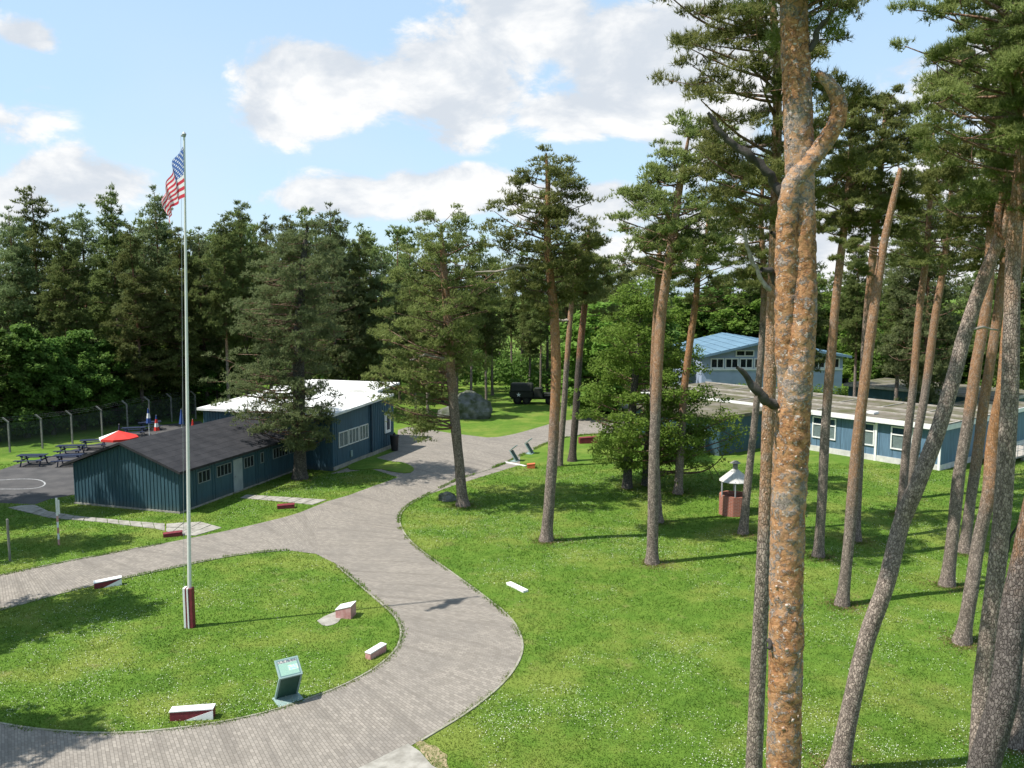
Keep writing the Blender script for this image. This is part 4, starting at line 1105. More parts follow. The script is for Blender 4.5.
# --- other traced pines
PINES = [
 dict(label='grey barked pine standing close against the left of the nearest orange pine', Y=18.0, path=[(754, 768, 17.5), (759, 665, 16), (762, 580, 14.5), (766, 500, 13.5), (769, 400, 12.5), (773, 320, 11.5), (775, 230, 10.5), (777, 140, 9), (776, 60, 7.5), (772, 0, 6), (768, -70, 2)],
      profile=[(215, 700, 790), (190, 655, 850), (140, 655, 870), (90, 665, 862), (50, 660, 850), (10, 652, 868), (-40, 670, 850), (-90, 730, 800)], npads=120, padr=0.42, needle=(0.16, 0.016), bark='bark_mid', seg=48, step=0.05, disp=scaly(.05, .005, 8, .02), nn=75000, seed=31),
 dict(label='thin dark trunked pine rising beside the brick grill shelter', base=(743, 533), path=[(743, 533, 9), (748, 480, 8), (755, 420, 7), (761, 350, 6.5), (764, 280, 6), (762, 220, 5), (764, 160, 2)],
      profile=[(290, 740, 790), (255, 715, 800), (215, 690, 800), (170, 720, 800), (140, 750, 785)], npads=50, padr=.6, bark='bark_high', nn=30000, seed=32),
 dict(label='straight slim pine just right of the nearest orange trunk, before the barrack window', base=(818, 560), path=[(818, 560, 10), (822, 500, 9.5), (826, 420, 9), (831, 350, 9), (837, 290, 8), (845, 225, 7), (850, 160, 5), (853, 100, 2)],
      profile=[(235, 800, 870), (210, 785, 890), (180, 790, 905), (150, 795, 900), (115, 805, 885), (90, 830, 870)], npads=70, padr=.6, bark='bark_mid', nn=46000, seed=33, dense=1.3),
 dict(label='pine with pale bare broken top reaching into the crowns behind', base=(842, 603), path=[(842, 603, 11.5), (848, 540, 11), (856, 450, 10.5), (864, 380, 10), (873, 310, 9.5), (884, 245, 8), (893, 200, 6.5), (901, 164, 4.5)],
      profile=[(265, 835, 870), (240, 820, 860), (220, 825, 850)], npads=9, padr=.3, bark='bark_low', nn=4000, seed=34),
 dict(label='slim pine close behind the pale broken topped pine', base=(855, 540), path=[(855, 540, 10), (859, 470, 9), (863, 390, 8.5), (868, 310, 8), (876, 220, 7), (882, 150, 5), (886, 95, 2)],
      profile=[(230, 850, 905), (200, 835, 930), (165, 830, 940), (130, 840, 935), (100, 860, 915), (85, 875, 900)], npads=70, padr=.6, bark='bark_high', nn=46000, seed=35, dense=1.3),
 dict(label='strongly leaning grey pine crossing in front of the barrack corner', Y=20.5, path=[(838, 775, 19.5), (852, 705, 18.5), (867, 640, 17.5), (885, 585, 17), (903, 530, 16.5), (917, 485, 16), (936, 437, 15), (953, 382, 14), (967, 335, 13.5), (986, 280, 12.5), (1000, 240, 10.5), (1012, 190, 8.5), (1022, 130, 7), (1030, 60, 5), (1034, 0, 2)],
      profile=[(150, 985, 1080), (100, 940, 1120), (50, 930, 1130), (0, 940, 1130), (-40, 980, 1080)], npads=80, padr=.45, needle=(.16, .017), bark='bark_grey', seg=48, step=.05, disp=scaly(.05, .005, 12, .03), nn=75000, seed=36),
 dict(label='left of two close thin trunks before the middle barrack windows', base=(901, 515), path=[(901, 515, 9), (906, 450, 8), (912, 390, 7.5), (920, 310, 7), (927, 255, 6), (931, 190, 4.5), (934, 130, 2)],
      profile=[(265, 890, 950), (235, 870, 970), (195, 875, 975), (150, 890, 965), (120, 915, 950)], npads=60, padr=.65, bark='bark_mid', nn=30000, seed=37, dense=1.3),
 dict(label='right of two close thin trunks before the middle barrack windows', base=(908, 497), path=[(908, 497, 9), (916, 440, 8.5), (925, 390, 8), (935, 315, 7.5), (944, 262, 6), (950, 200, 4.5), (954, 140, 2)],
      profile=[(265, 905, 985), (235, 895, 1000), (200, 905, 1000), (160, 920, 985), (130, 940, 970)], npads=60, padr=.65, bark='bark_mid', nn=30000, seed=38, dense=1.3),
 dict(label='brown pine with flared foot just right of the barrack corner', base=(950, 584), path=[(947, 584, 13), (952, 530, 12), (959, 470, 11.5), (967, 420, 11), (976, 360, 10.5), (986, 300, 10), (992, 230, 9), (995, 160, 7), (995, 100, 5), (993, 40, 2)],
      profile=[(225, 950, 1030), (180, 925, 1055), (130, 915, 1065), (80, 925, 1055), (40, 950, 1030), (20, 980, 1005)], npads=90, padr=.55, dense=1.4, bark='bark_mid', nn=46000, seed=39),
 dict(label='brown pine half hidden behind the flared footed pine', base=(964, 552), path=[(964, 552, 11), (970, 500, 10), (977, 450, 10), (984, 400, 9.5), (993, 340, 9), (1002, 280, 8), (1010, 210, 6), (1016, 140, 2)],
      profile=[(275, 960, 1040), (240, 950, 1055), (200, 955, 1060), (160, 985, 1045)], npads=55, padr=.6, bark='bark_low', nn=30000, seed=40),
 dict(label='pine with bright orange upper trunk crossing behind the pale grey one', base=(963, 641), path=[(962, 641, 14), (970, 590, 13.5), (980, 540, 13), (988, 490, 13), (995, 440, 12.5), (1002, 380, 12), (1009, 320, 11), (1017, 260, 10), (1026, 190, 8), (1036, 110, 5), (1042, 40, 2)],
      profile=[(180, 1000, 1080), (120, 985, 1100), (60, 990, 1100), (20, 1010, 1080)], npads=50, padr=.5, bark='bark_orange', nn=46000, seed=41),
 dict(label='pale grey scaly pine running up the right edge of the picture', Y=18.5, path=[(977, 768, 20), (985, 690, 19), (991, 615, 18), (1000, 530, 17), (1006, 450, 16.5), (1009, 390, 16), (1012, 320, 15), (1015, 250, 13.5), (1020, 170, 12.5), (1027, 80, 11), (1034, 0, 10), (1038, -70, 4)],
      profile=[(215, 985, 1050), (170, 955, 1080), (110, 910, 1110), (60, 890, 1120), (20, 885, 1120), (-30, 890, 1120), (-80, 950, 1090)], npads=115, padr=.42, needle=(.16, .016), bark='bark_grey', seg=48, step=.05, disp=scaly(.05, .005, 15, .03), nn=75000, seed=42),
 dict(label='dark thick leaning trunk in the bottom right corner', Y=16.5, path=[(981, 775, 30), (1000, 695, 27), (1012, 622, 26), (1026, 560, 25), (1042, 490, 27), (1066, 380, 24), (1090, 250, 20), (1110, 100, 14), (1120, -40, 4)],
      profile=[(120, 1040, 1160), (60, 1010, 1190), (0, 1010, 1200), (-50, 1080, 1150)], npads=50, padr=.45, needle=(.16, .017), bark='bark_near_dark', seg=56, step=.045, disp=scaly(.05, .005, 18, .03), nn=40000, seed=43),
 dict(label='pine foot showing at the far right edge behind the dark leaning trunk', base=(1016, 744), path=[(1014, 744, 16), (1020, 700, 15), (1030, 640, 14), (1046, 540, 14), (1062, 420, 13), (1080, 280, 11), (1094, 140, 8), (1100, 30, 3)],
      profile=[(180, 1040, 1150), (110, 1030, 1160), (40, 1060, 1140)], npads=40, padr=.5, needle=(.17, .02), bark='bark_high', nn=46000, seed=44),
 dict(label='tall slightly leaning pine with forked stem on the right lawn before the beech', base=(652, 564), path=[(652, 564, 11.5), (653, 510, 11), (654, 450, 11), (657, 380, 10.5), (662, 310, 10), (670, 255, 9), (677, 205, 8), (683, 165, 5), (690, 130, 2)],
      profile=[(265, 620, 720), (240, 605, 745), (215, 600, 755), (185, 590, 745), (160, 625, 740), (135, 650, 735), (112, 670, 712)], npads=95, padr=.64, dense=1.2, bark='bark_mid', nn=46000, seed=45, hollow=.25),
 dict(label='thin second stem of pine rising just behind the tall lawn pine', base=(659, 520), path=[(659, 520, 8), (656, 460, 7), (653, 390, 6.5), (655, 320, 6), (659, 260, 5), (661, 215, 2)],
      profile=[(275, 640, 690), (250, 625, 700), (220, 640, 690)], npads=24, padr=.6, bark='bark_mid', nn=30000, seed=46),
 dict(label='slim curved orange pine in front of the blue roofed hall', base=(678, 492), path=[(678, 492, 8.5), (681, 440, 8), (684, 390, 7.5), (690, 340, 7), (696, 295, 6.5), (699, 262, 5), (706, 235, 3.5), (708, 210, 2)],
      profile=[(300, 700, 745), (280, 665, 755), (260, 650, 760), (238, 660, 740), (215, 685, 730)], npads=50, padr=.6, bark='bark_orange', nn=30000, seed=47),
 dict(label='tall free standing pine with orange trunk and dense rounded crown beside the drive', base=(546, 541), path=[(546, 541, 11.5), (550, 490, 11), (554, 430, 10.5), (556, 370, 10), (554, 310, 9.5), (549, 265, 8), (547, 225, 7), (548, 185, 5), (546, 152, 2)],
      profile=[(322, 528, 560), (300, 520, 575), (272, 500, 600), (250, 490, 612), (228, 484, 608), (210, 486, 600), (190, 496, 592), (172, 512, 584), (150, 532, 562)], npads=105, padr=.66, dense=1.2, bark='bark_orange', nn=46000, seed=48, hollow=.25),
 dict(label='thin leaning orange brown stem behind the round crowned pine', base=(559, 466), path=[(559, 466, 6.5), (563, 420, 6), (567, 360, 5.5), (571, 310, 5), (575, 275, 3.5), (578, 245, 1.5)],
      profile=[(285, 560, 600), (262, 550, 610), (245, 565, 600)], npads=22, padr=.7, needle=(.24, .04), bark='bark_mid', nn=30000, seed=49),
 dict(label='dark thin pine between the round crowned pine and the beech', base=(572, 461), path=[(572, 461, 7.5), (576, 410, 7), (580, 350, 6.5), (585, 300, 6), (588, 255, 4), (589, 225, 2)],
      profile=[(310, 568, 620), (285, 558, 622), (260, 556, 618), (235, 568, 608), (222, 580, 598)], npads=42, padr=.75, needle=(.24, .04), bark='bark_dark', nn=30000, seed=50),
 dict(label='broad pine with dark leaning trunk standing at the inner edge of the drive', base=(463, 506), path=[(463, 506, 11), (459, 460, 10), (454, 410, 10), (450, 360, 9.5), (447, 310, 8.5), (444, 270, 7), (442, 240, 4), (441, 222, 1.2)],
      profile=[(420, 380, 430), (390, 365, 440), (350, 365, 490), (320, 370, 500), (290, 375, 512), (262, 385, 510), (240, 395, 500), (222, 408, 478), (204, 428, 456)], npads=120, padr=.72, needle=(.22, .040), dense=1.5, bark='bark_mid', nn=46000, seed=51, hollow=.3),
 dict(label='bushy low branched bluish pine shading the hut beside the white roof', base=(300, 479), path=[(300, 479, 13), (300, 440, 12.5), (299, 400, 12), (299, 350, 11), (300, 300, 9), (304, 255, 6), (308, 222, 2)],
      profile=[(448, 280, 322), (436, 262, 338), (420, 230, 350), (405, 216, 350), (385, 214, 338), (360, 215, 330), (330, 225, 345), (300, 232, 352), (275, 240, 348), (250, 258, 342), (230, 278, 330), (216, 298, 318)], npads=170, padr=.78, needle=(.24, .042), dense=2.0, bark='bark_beech', foliage='pine_needles_blue', nn=46000, seed=52, hollow=.08, rise=.1),
]
for d in PINES:
    d = dict(d); lab = d.pop('label'); base = d.pop('base', None)
    kw = {k: v for k, v in d.items() if k not in ('path', 'profile', 'seed')}
    rt, cr, yy = px_tree('pine_tree', lab, base, d['path'], d['profile'], seed=d['seed'], group='pines in the camp', **kw)
    if lab.startswith('grey barked'):
        flakes(rt, cr, 120, 8, 15, .03, 'flake_pale', 61, .004)
        branch(rt, yy, [(771, 290, 5), (762, 280, 4.5), (752, 262, 4), (746, 245, 3.5), (742, 225, 2)], 'dead_branch', 'dead_wood_pale', 7, lumpy(3, .3), .08)
    if lab.startswith('pale grey scaly'):
        branch(rt, yy, [(1004, 565, 4), (1010, 540, 3), (1020, 520, 2)], 'dead_branch', 'dead_wood', 6, None, .08)
        branch(rt, yy, [(1016, 62, 5), (1000, 55, 4), (985, 50, 3), (968, 45, 1.5)], 'dead_branch', 'dead_wood', 6, None, .08)
    if lab.startswith('tall free'):
        branch(rt, yy, [(549, 266, 4), (535, 268, 3.2), (520, 265, 2.8), (500, 271, 2.2), (475, 272, 1.2)], 'dead_branch', 'dead_wood_pale', 6, lumpy(3, .3), .12)
    if lab.startswith('thin leaning'):
        branch(rt, yy, [(568, 321, 3), (560, 320, 2.6), (551, 323, 1.2)], 'dead_branch', 'dead_wood_pale', 6, None, .12)
    if lab.startswith('strongly'):
        branch(rt, yy, [(1000, 240, 9), (998, 215, 7), (1003, 190, 6), (1010, 160, 4), (1012, 130, 2)], 'limb', 'bark_dark', 8, None, .08)
        branch(rt, yy, [(970, 330, 3), (985, 327, 2.5), (998, 330, 1.5)], 'dead_branch', 'dead_wood_pale', 6, None, .08)
    if lab.startswith('broad pine'):
        branch(rt, yy, [(452, 362, 4), (440, 358, 3), (425, 355, 2.4), (410, 360, 1.2)], 'dead_branch', 'dead_wood_pale', 6, None, .12)

# --- beech and other broadleaf trees near the barrack
px_tree('beech_tree', 'bright green spreading beech with layered branches in front of the barrack', (627, 487), [(627, 487, 9), (629, 450, 8.5), (632, 410, 8), (636, 370, 7), (640, 330, 5), (642, 300, 2)],
        [(464, 598, 640), (452, 592, 690), (440, 582, 712), (420, 578, 715), (390, 575, 705), (360, 585, 695), (335, 595, 690), (310, 606, 685), (285, 622, 665)], npads=150, padr=.95, needle=(.16, 0), bark='bark_beech', foliage='beech_leaves', seed=70, kind='leaf', nn=31000, flat_=.4, rise=.25, hollow=.3, group='broadleaf trees in the camp')
px_tree('beech_tree', 'smaller dark beech close behind the spreading one, nearer the barrack', (646, 484), [(646, 484, 8), (647, 450, 7.5), (650, 410, 6), (655, 370, 4), (658, 340, 2)],
        [(464, 655, 715), (450, 645, 730), (435, 640, 748), (405, 640, 742), (390, 640, 720), (368, 645, 698), (340, 655, 684)], npads=80, padr=.9, needle=(.16, 0), bark='bark_beech', foliage='beech_leaves', seed=71, kind='leaf', nn=11000, flat_=.4, rise=.25, hollow=.3, group='broadleaf trees in the camp')

# hedge between the hall and the long barrack
hb0, hb1 = D(700, 384, 86), D(862, 384, 84); r_ = np.random.default_rng(90); hp = []
for k in range(90):
    t_ = r_.random(); s_q = r_.uniform(.6, 1.0); hp.append([(hb1.x - hb0.x) * t_ + r_.normal() * .3, (hb1.y - hb0.y) * t_ + r_.normal() * .5, r_.uniform(.4, 2.6), s_q, s_q, s_q * .8])
hd = thing('hedge', 'loose green hedge between the blue roofed hall and the long barrack', 'hedge', (hb0.x, hb0.y, -.1))
V_, F_, t_ = leaves(hp, 130, .22, r_); mesh_np('foliage', V_, F_, 4, 'beech_leaves', hd, tint=t_)
sb = Bag()
for k in range(14): x_ = (hb1.x - hb0.x) * (k + .5) / 14; sb.add(*tube(np.array([[x_, (hb1.y - hb0.y) * (k + .5) / 14, -.1, .05], [x_ + .1, (hb1.y - hb0.y) * (k + .5) / 14, 1.2, .03], [x_ + .2, (hb1.y - hb0.y) * (k + .5) / 14 + .1, 2.2, .01]]), 5))
tag(sb.obj('stems', 'bark_beech', hd), kind='stuff')

# --- forest: prototypes copied as single trees, the mass behind as one object
def proto(kind, seed, Hh, crown0, wmax, foliage, bark, npads, padr, needle, per):
    r = random.Random(seed); root = thing('pine_tree' if kind == 'pine' else 'broadleaf_tree', 'forest tree', 'tree')
    lean = [r.uniform(-.4, .4), r.uniform(-.4, .4)]
    path = [[lean[0] * t + math.sin(t * 5 + seed) * .12 * t, lean[1] * t, Hh * t, 0.20 * (1 - t) ** .8 + .012] for t in (0, .15, .3, .5, .7, .85, .98)]
    prof = []
    for t, wv in ((0, .45), (.15, .9), (.35, 1.0), (.6, .8), (.8, .5), (.93, .32), (1, .12)) if kind == 'pine' else ((0, .6), (.15, .95), (.4, 1.0), (.65, .85), (.85, .5), (1, .12)):
        jl, jr = r.uniform(.75, 1.2), r.uniform(.75, 1.2); prof.append((Hh * (crown0 + (1 - crown0) * t), -wmax * wv * jl + lean[0] * t, wmax * wv * jr + lean[0] * t))
    tree_core(root, path, prof, npads, padr, needle, bark, foliage, seed, seg=8, step=1.0, nn=per, kind=kind, flat_=.75 if kind == 'pine' else .7, rise=.12, hollow=.2)
    return root, Hh


PP = [proto('pine', 201, 20, .20, 3.0, 'pine_needles_far', 'bark_dark', 260, .85, (.30, .065), 62000), proto('pine', 202, 21, .28, 2.7, 'pine_needles_far', 'bark_high', 230, .85, (.30, .065), 55000),
      proto('pine', 203, 19, .16, 3.3, 'pine_needles_blue', 'bark_dark', 280, .9, (.30, .065), 66000), proto('pine', 204, 22, .42, 2.9, 'pine_needles_far', 'bark_mid', 220, .85, (.30, .065), 52000)]
BP = [proto('leaf', 211, 11, .10, 3.4, 'broad_leaves', 'bark_beech', 130, 1.0, (.34, 0), 22000), proto('leaf', 212, 10, .08, 3.2, 'beech_leaves', 'bark_beech', 120, 1.0, (.34, 0), 20000)]
_used = set()
ORD = ['first', 'second', 'third', 'fourth', 'fifth', 'sixth', 'seventh', 'eighth', 'ninth', 'tenth', 'eleventh', 'twelfth', 'thirteenth', 'fourteenth', 'fifteenth', 'sixteenth', 'seventeenth', 'eighteenth', 'nineteenth', 'twentieth']


def plant(pr, k, x, y, hgt, label, group, seed, wide=1.0):
    root, hh = pr[k % len(pr)]
    o = copy_tree(root) if id(root) in _used else root
    _used.add(id(root)); s = hgt / hh; o.location = (x, y, -0.1); o.scale = (s * wide, s * wide, s); o.rotation_euler = (0, 0, seed * 1.7)
    tag(o, label, 'tree', group); return o


def row(pr, spec, labelf, group, wide=1.0):
    for n, (px, py, Y, k) in enumerate(spec):
        d = D(px, py, Y); plant(pr, k, d.x, Y, d.z + .1, labelf(ORD[n]), group, n * 3 + k, wide)


row(PP, [(6, 208, 80, 2), (32, 182, 84, 0), (58, 216, 78, 3), (82, 205, 88, 2), (112, 186, 85, 1), (134, 222, 78, 0), (155, 188, 84, 2), (176, 224, 80, 0), (201, 228, 84, 2), (222, 214, 80, 3), (242, 198, 83, 0), (266, 216, 88, 1), (288, 214, 84, 3), (334, 204, 82, 2), (356, 232, 84, 0), (378, 250, 84, 2)],
    lambda o: f'tall forest pine beyond the wire fence, {o} along the treeline from the left edge', 'forest pines behind the fence')
row(BP, [(-10, 326, 69, 0), (20, 322, 71, 0), (48, 336, 72.5, 0), (78, 328, 75, 0), (106, 338, 78, 0), (134, 326, 80, 0), (165, 336, 83, 0), (190, 330, 85, 0), (215, 340, 85, 0)],
    lambda o: f'dark green leafy tree at the fence foot, {o} from the left edge', 'leafy trees along the fence')
row(PP, [(398, 262, 92, 0), (426, 255, 80, 3), (436, 246, 98, 1), (470, 250, 86, 3), (492, 258, 100, 1), (512, 268, 112, 3), (530, 262, 104, 1), (566, 250, 108, 3), (604, 258, 100, 1), (622, 246, 90, 0), (414, 272, 84, 3), (486, 264, 88, 3), (541, 262, 97, 3), (456, 262, 90, 1)],
    lambda o: f'slender pine in the wood behind the forecourt, {o} of that stand', 'pines in the wood behind the forecourt')
row(BP, [(600, 300, 84, 1), (640, 292, 96, 0), (690, 296, 120, 1), (716, 284, 122, 0), (745, 280, 120, 1), (780, 282, 118, 0), (815, 278, 120, 1), (850, 284, 114, 0), (880, 300, 100, 1), (912, 306, 92, 0), (948, 300, 92, 1), (985, 298, 90, 0), (1020, 292, 88, 1), (1060, 290, 86, 0)],
    lambda o: f'leafy green tree beyond the barracks, {o} counting rightward from the beech', 'leafy trees beyond the barracks', 1.25)
row(PP, [(800, 210, 79, 0), (862, 236, 76, 3), (905, 205, 74, 1), (938, 190, 70, 2), (1030, 140, 56, 1), (760, 240, 118, 3), (890, 250, 104, 2), (985, 236, 100, 0)],
    lambda o: f'background pine among the crowns over the barrack, {o} of those planted rightward', 'background pines over the barrack')
# trees of the camp that stand left of the view and throw their shade on the lawn and the hut
for n, (x, y, hg, k) in enumerate([(-22.8, 29.6, 16, 2), (-31.8, 43.8, 20, 1), (-28.8, 38.2, 17, 0), (-36, 46, 19, 2), (-19.2, 20.8, 14, 0), (-27.5, 26.5, 17, 3), (-35, 35, 17, 2)]):
    plant(PP, k, x, y, hg, f'pine left of the camp road, {ORD[n]} nearest, seen by its shade', 'pines left of the road', n)


def forest_mass():
    r = np.random.default_rng(77); V = []; T = []; n = 0; tv = Bag()
    for k in range(185):
        a = r.random(); x = -75 + 175 * a; Y = r.uniform(96, 150)
        if k >= 130: x = r.uniform(-70, -10)
        if -48 < x < -6: Y = r.uniform(92, 140)
        if x > 12: Y = r.uniform(122, 165)
        h = r.uniform(15, 20) if x < 10 else r.uniform(12, 15.5)
        if x < -14: h += 1.5
        pads = []
        for q in range(46):
            t = r.random(); z = h * (.10 + .90 * t); wv = 3.0 * (1 - t) ** .7 + .3; an = r.uniform(0, 6.28); fr = r.random() ** .5
            pads.append([x + wv * fr * math.cos(an), Y + wv * fr * math.sin(an), z, 1.0, 1.0, .6])
        v, f, t = needles(pads, 85, .55, .16, r); V.append(v); T.append(t)
        tv.add(*tube(np.array([[x, Y, -.2, .2], [x, Y, h * .5, .14], [x, Y, h * .95, .03]]), 5))
    V = np.concatenate(V); o = mesh_np('forest', V, np.arange(len(V)).reshape(-1, 3), 3, 'pine_needles_far', tint=np.concatenate(T)); tag(o, 'dark mass of the wood behind the front trees', 'forest', kind='stuff')
    t_ = tv.obj('forest_trunks', 'bark_dark', o)


forest_mass()


def undergrowth():
    r = np.random.default_rng(78); pads = []
    for k in range(560):
        x = r.uniform(-80, 110); Y = r.uniform(100, 130) if x < 15 else r.uniform(112, 140); z = r.uniform(.3, 3.2)
        s = r.uniform(1.0, 2.0); pads.append([x, Y, z, s, s, s * .8])
    for k in range(160):
        t_ = r.random(); x = -46 + 15 * t_ - r.uniform(2.0, 6); Y = 62 + 19 * t_ + r.uniform(1.5, 4); s = r.uniform(.7, 1.3); pads.append([x, Y, r.uniform(.2, 2.6), s, s, s * .8])
    V, Fc, t = leaves(pads, 130, .5, r); tag(mesh_np('undergrowth', V, Fc, 4, 'broad_leaves', tint=t), 'low leafy undergrowth along the foot of the wood', 'undergrowth', kind='stuff')


undergrowth()

# ------------------------------------------------------------------ flagpole and flag
pb = G(190, 627); PY = pb.y
fp = thing('flagpole', 'tall slender white flagpole with maroon and white striped foot on the lawn', 'flagpole', (pb.x, pb.y, 0))
ptop = D(184.2, 137, PY)
mb = MB(); p0 = Vector((pb.x, pb.y, .0))
N = 10
for k in range(N):
    a = p0.lerp(ptop, k / N); b = p0.lerp(ptop, (k + 1) / N); ra = .075 - .04 * k / N; mb.bar(tuple(a), tuple(b), ra, 12, .075 - .04 * (k + 1) / N)
mb.build('pole', 'flagpole_paint', fp, smooth=False)
mb = MB(); mb.bar(tuple(ptop), tuple(ptop + Vector((0, 0, .10))), .05, 10, .08); mb.bar(tuple(ptop + Vector((0, 0, .101))), tuple(ptop + Vector((0, 0, .18))), .08, 10, .02); mb.build('finial', 'steel', fp)
mb = MB(); mb.bar(tuple(ptop + Vector((-.10, -.04, .04))), tuple(ptop + Vector((.0, 0, .04))), .03, 6); mb.build('pulley', 'steel', fp)
# striped foot: two posts clasping the pole
for s, m1 in ((-1, 'white_paint'), (1, 'maroon_paint')):
    pass
mb = MB(); mb.box(pb.x - .17, pb.x - .085, pb.y - .13, pb.y + .13, -.1, 1.52); mb.build('foot_plate', 'white_paint', fp, bevel=.01)
mb = MB(); mb.box(pb.x - .083, pb.x - .03, pb.y - .14, pb.y + .12, -.1, 1.50); mb.build('foot_plate', 'maroon_paint', fp, bevel=.006)
mb = MB(); mb.box(pb.x - .028, pb.x + .03, pb.y - .145, pb.y + .12, -.1, 1.51); mb.build('foot_plate', 'white_paint', fp, bevel=.006)
mb = MB(); mb.box(pb.x + .032, pb.x + .17, pb.y - .13, pb.y + .13, -.1, 1.50); mb.build('foot_plate', 'maroon_paint', fp, bevel=.01)
mb = MB(); mb.bar((pb.x - .14, pb.y - .06, 1.3), tuple(ptop + Vector((-.10, -.04, .02))), .006, 4); mb.build('halyard', 'steel', fp)

nu, nv = 60, 44; V = []; UVs = []
z_t = ptop.z - .32; HO = 1.72
for j in range(nv + 1):
    for i_ in range(nu + 1):
        u, v = i_ / nu, j / nv
        x = ptop.x - .045 - .40 * u ** .9 * (1 - .35 * v) - .06 * math.sin(u * 9 + v * 3) * u
        z = z_t - v * HO * (1 - .56 * u) - 1.95 * u ** 1.05 - .10 * math.sin(u * math.pi) * (1 - v)
        y = PY + .15 * math.sin(u * 17 + v * 2.2) * min(1, u * 4) + .10 * math.sin(v * 7 - u * 4) * u - 1.05 * (1 - math.exp(-2.4 * u))
        V.append((x - pb.x, y - PY, z)); UVs.append((u, v))
ix = np.arange(nv)[:, None] * (nu + 1) + np.arange(nu)[None, :]
fl = thing('flag', 'stars and stripes flag hanging limp near the top of the pole', 'flag', (pb.x, PY, 0))
mesh_np('cloth', V, np.stack([ix, ix + 1, ix + nu + 2, ix + nu + 1], -1).reshape(-1, 4), 4, 'flag_cloth', fl, True, uv=np.array(UVs))


# ------------------------------------------------------------------ information lecterns
def lectern(gp, rot, label, printed=True, sc=1.0):
    root = thing('information_lectern', label, 'sign', tuple(gp), 'information lecterns', rot)
    me = []
    def part(name, material, pts8, bevel=.006):
        m_ = MB(); m_.hexa(pts8); o = m_.build(name, material, None, bevel=bevel); o.parent = root; return o
    w2 = .30 * sc
    part('base_plate', 'grey_steel', [(-.40 * sc, -.33 * sc, -.02), (.40 * sc, -.33 * sc, -.02), (.40 * sc, .33 * sc, -.02), (-.40 * sc, .33 * sc, -.02), (-.40 * sc, -.33 * sc, .035), (.40 * sc, -.33 * sc, .035), (.40 * sc, .33 * sc, .035), (-.40 * sc, .33 * sc, .035)])
    # stem leans forward (-y), from the back of the plate
    y0, y1, z1 = .24 * sc, -.26 * sc, .84 * sc
    part('stem', 'green_steel', [(-w2, y0 - .03, .036), (w2, y0 - .03, .036), (w2, y0 + .02, .036), (-w2, y0 + .02, .036), (-w2, y1 - .03, z1), (w2, y1 - .03, z1), (w2, y1 + .02, z1), (-w2, y1 + .02, z1)])
    for s in (-1, 1):
        x0, x1 = (s * w2 - .028 + .028 * s, s * w2 + .028 + .028 * s)
        part('stem_edge', 'grey_steel', [(x0, y0 - .05, .036), (x1, y0 - .05, .036), (x1, y0 + .04, .036), (x0, y0 + .04, .036), (x0, y1 - .05, z1), (x1, y1 - .05, z1), (x1, y1 + .04, z1), (x0, y1 + .04, z1)])
    ya, yb, za, zb = y1 - .06, y1 + .42 * sc, z1 + .004, z1 + .40 * sc
    wp = w2 + .06
    pn = part('panel', 'grey_steel', [(-wp, ya, za), (wp, ya, za), (wp, yb, zb), (-wp, yb, zb), (-wp, ya - .03, za + .045), (wp, ya - .03, za + .045), (wp, yb - .03, zb + .045), (-wp, yb - .03, zb + .045)])
    m_ = MB(); i0, n = .05, .004
    lo = Vector((0, ya - .03, za + .045)); hi = Vector((0, yb - .03, zb + .045)); nrm = Vector((0, -(hi.z - lo.z), hi.y - lo.y)).normalized() * n
    a = lo.lerp(hi, .08) + nrm; b = lo.lerp(hi, .92) + nrm
    m_.poly([(-wp + i0, a.y, a.z), (wp - i0, a.y, a.z), (wp - i0, b.y, b.z), (-wp + i0, b.y, b.z)], [(0, 0), (1, 0), (1, 1), (0, 1)])
    o = m_.build('printed_sheet', 'printed_panel', None); o.parent = pn
    return root


lectern(G(288.5, 700), math.radians(32), 'green and grey slanted information lectern at the edge of the drive loop', sc=1.0)
lectern(G(514.5, 461), math.radians(-108), 'small lectern seen side on at the drive edge, nearer of two', sc=.9)
lectern(G(529.5, 453.5), math.radians(-108), 'small lectern seen side on at the drive edge, farther of two', sc=.9)


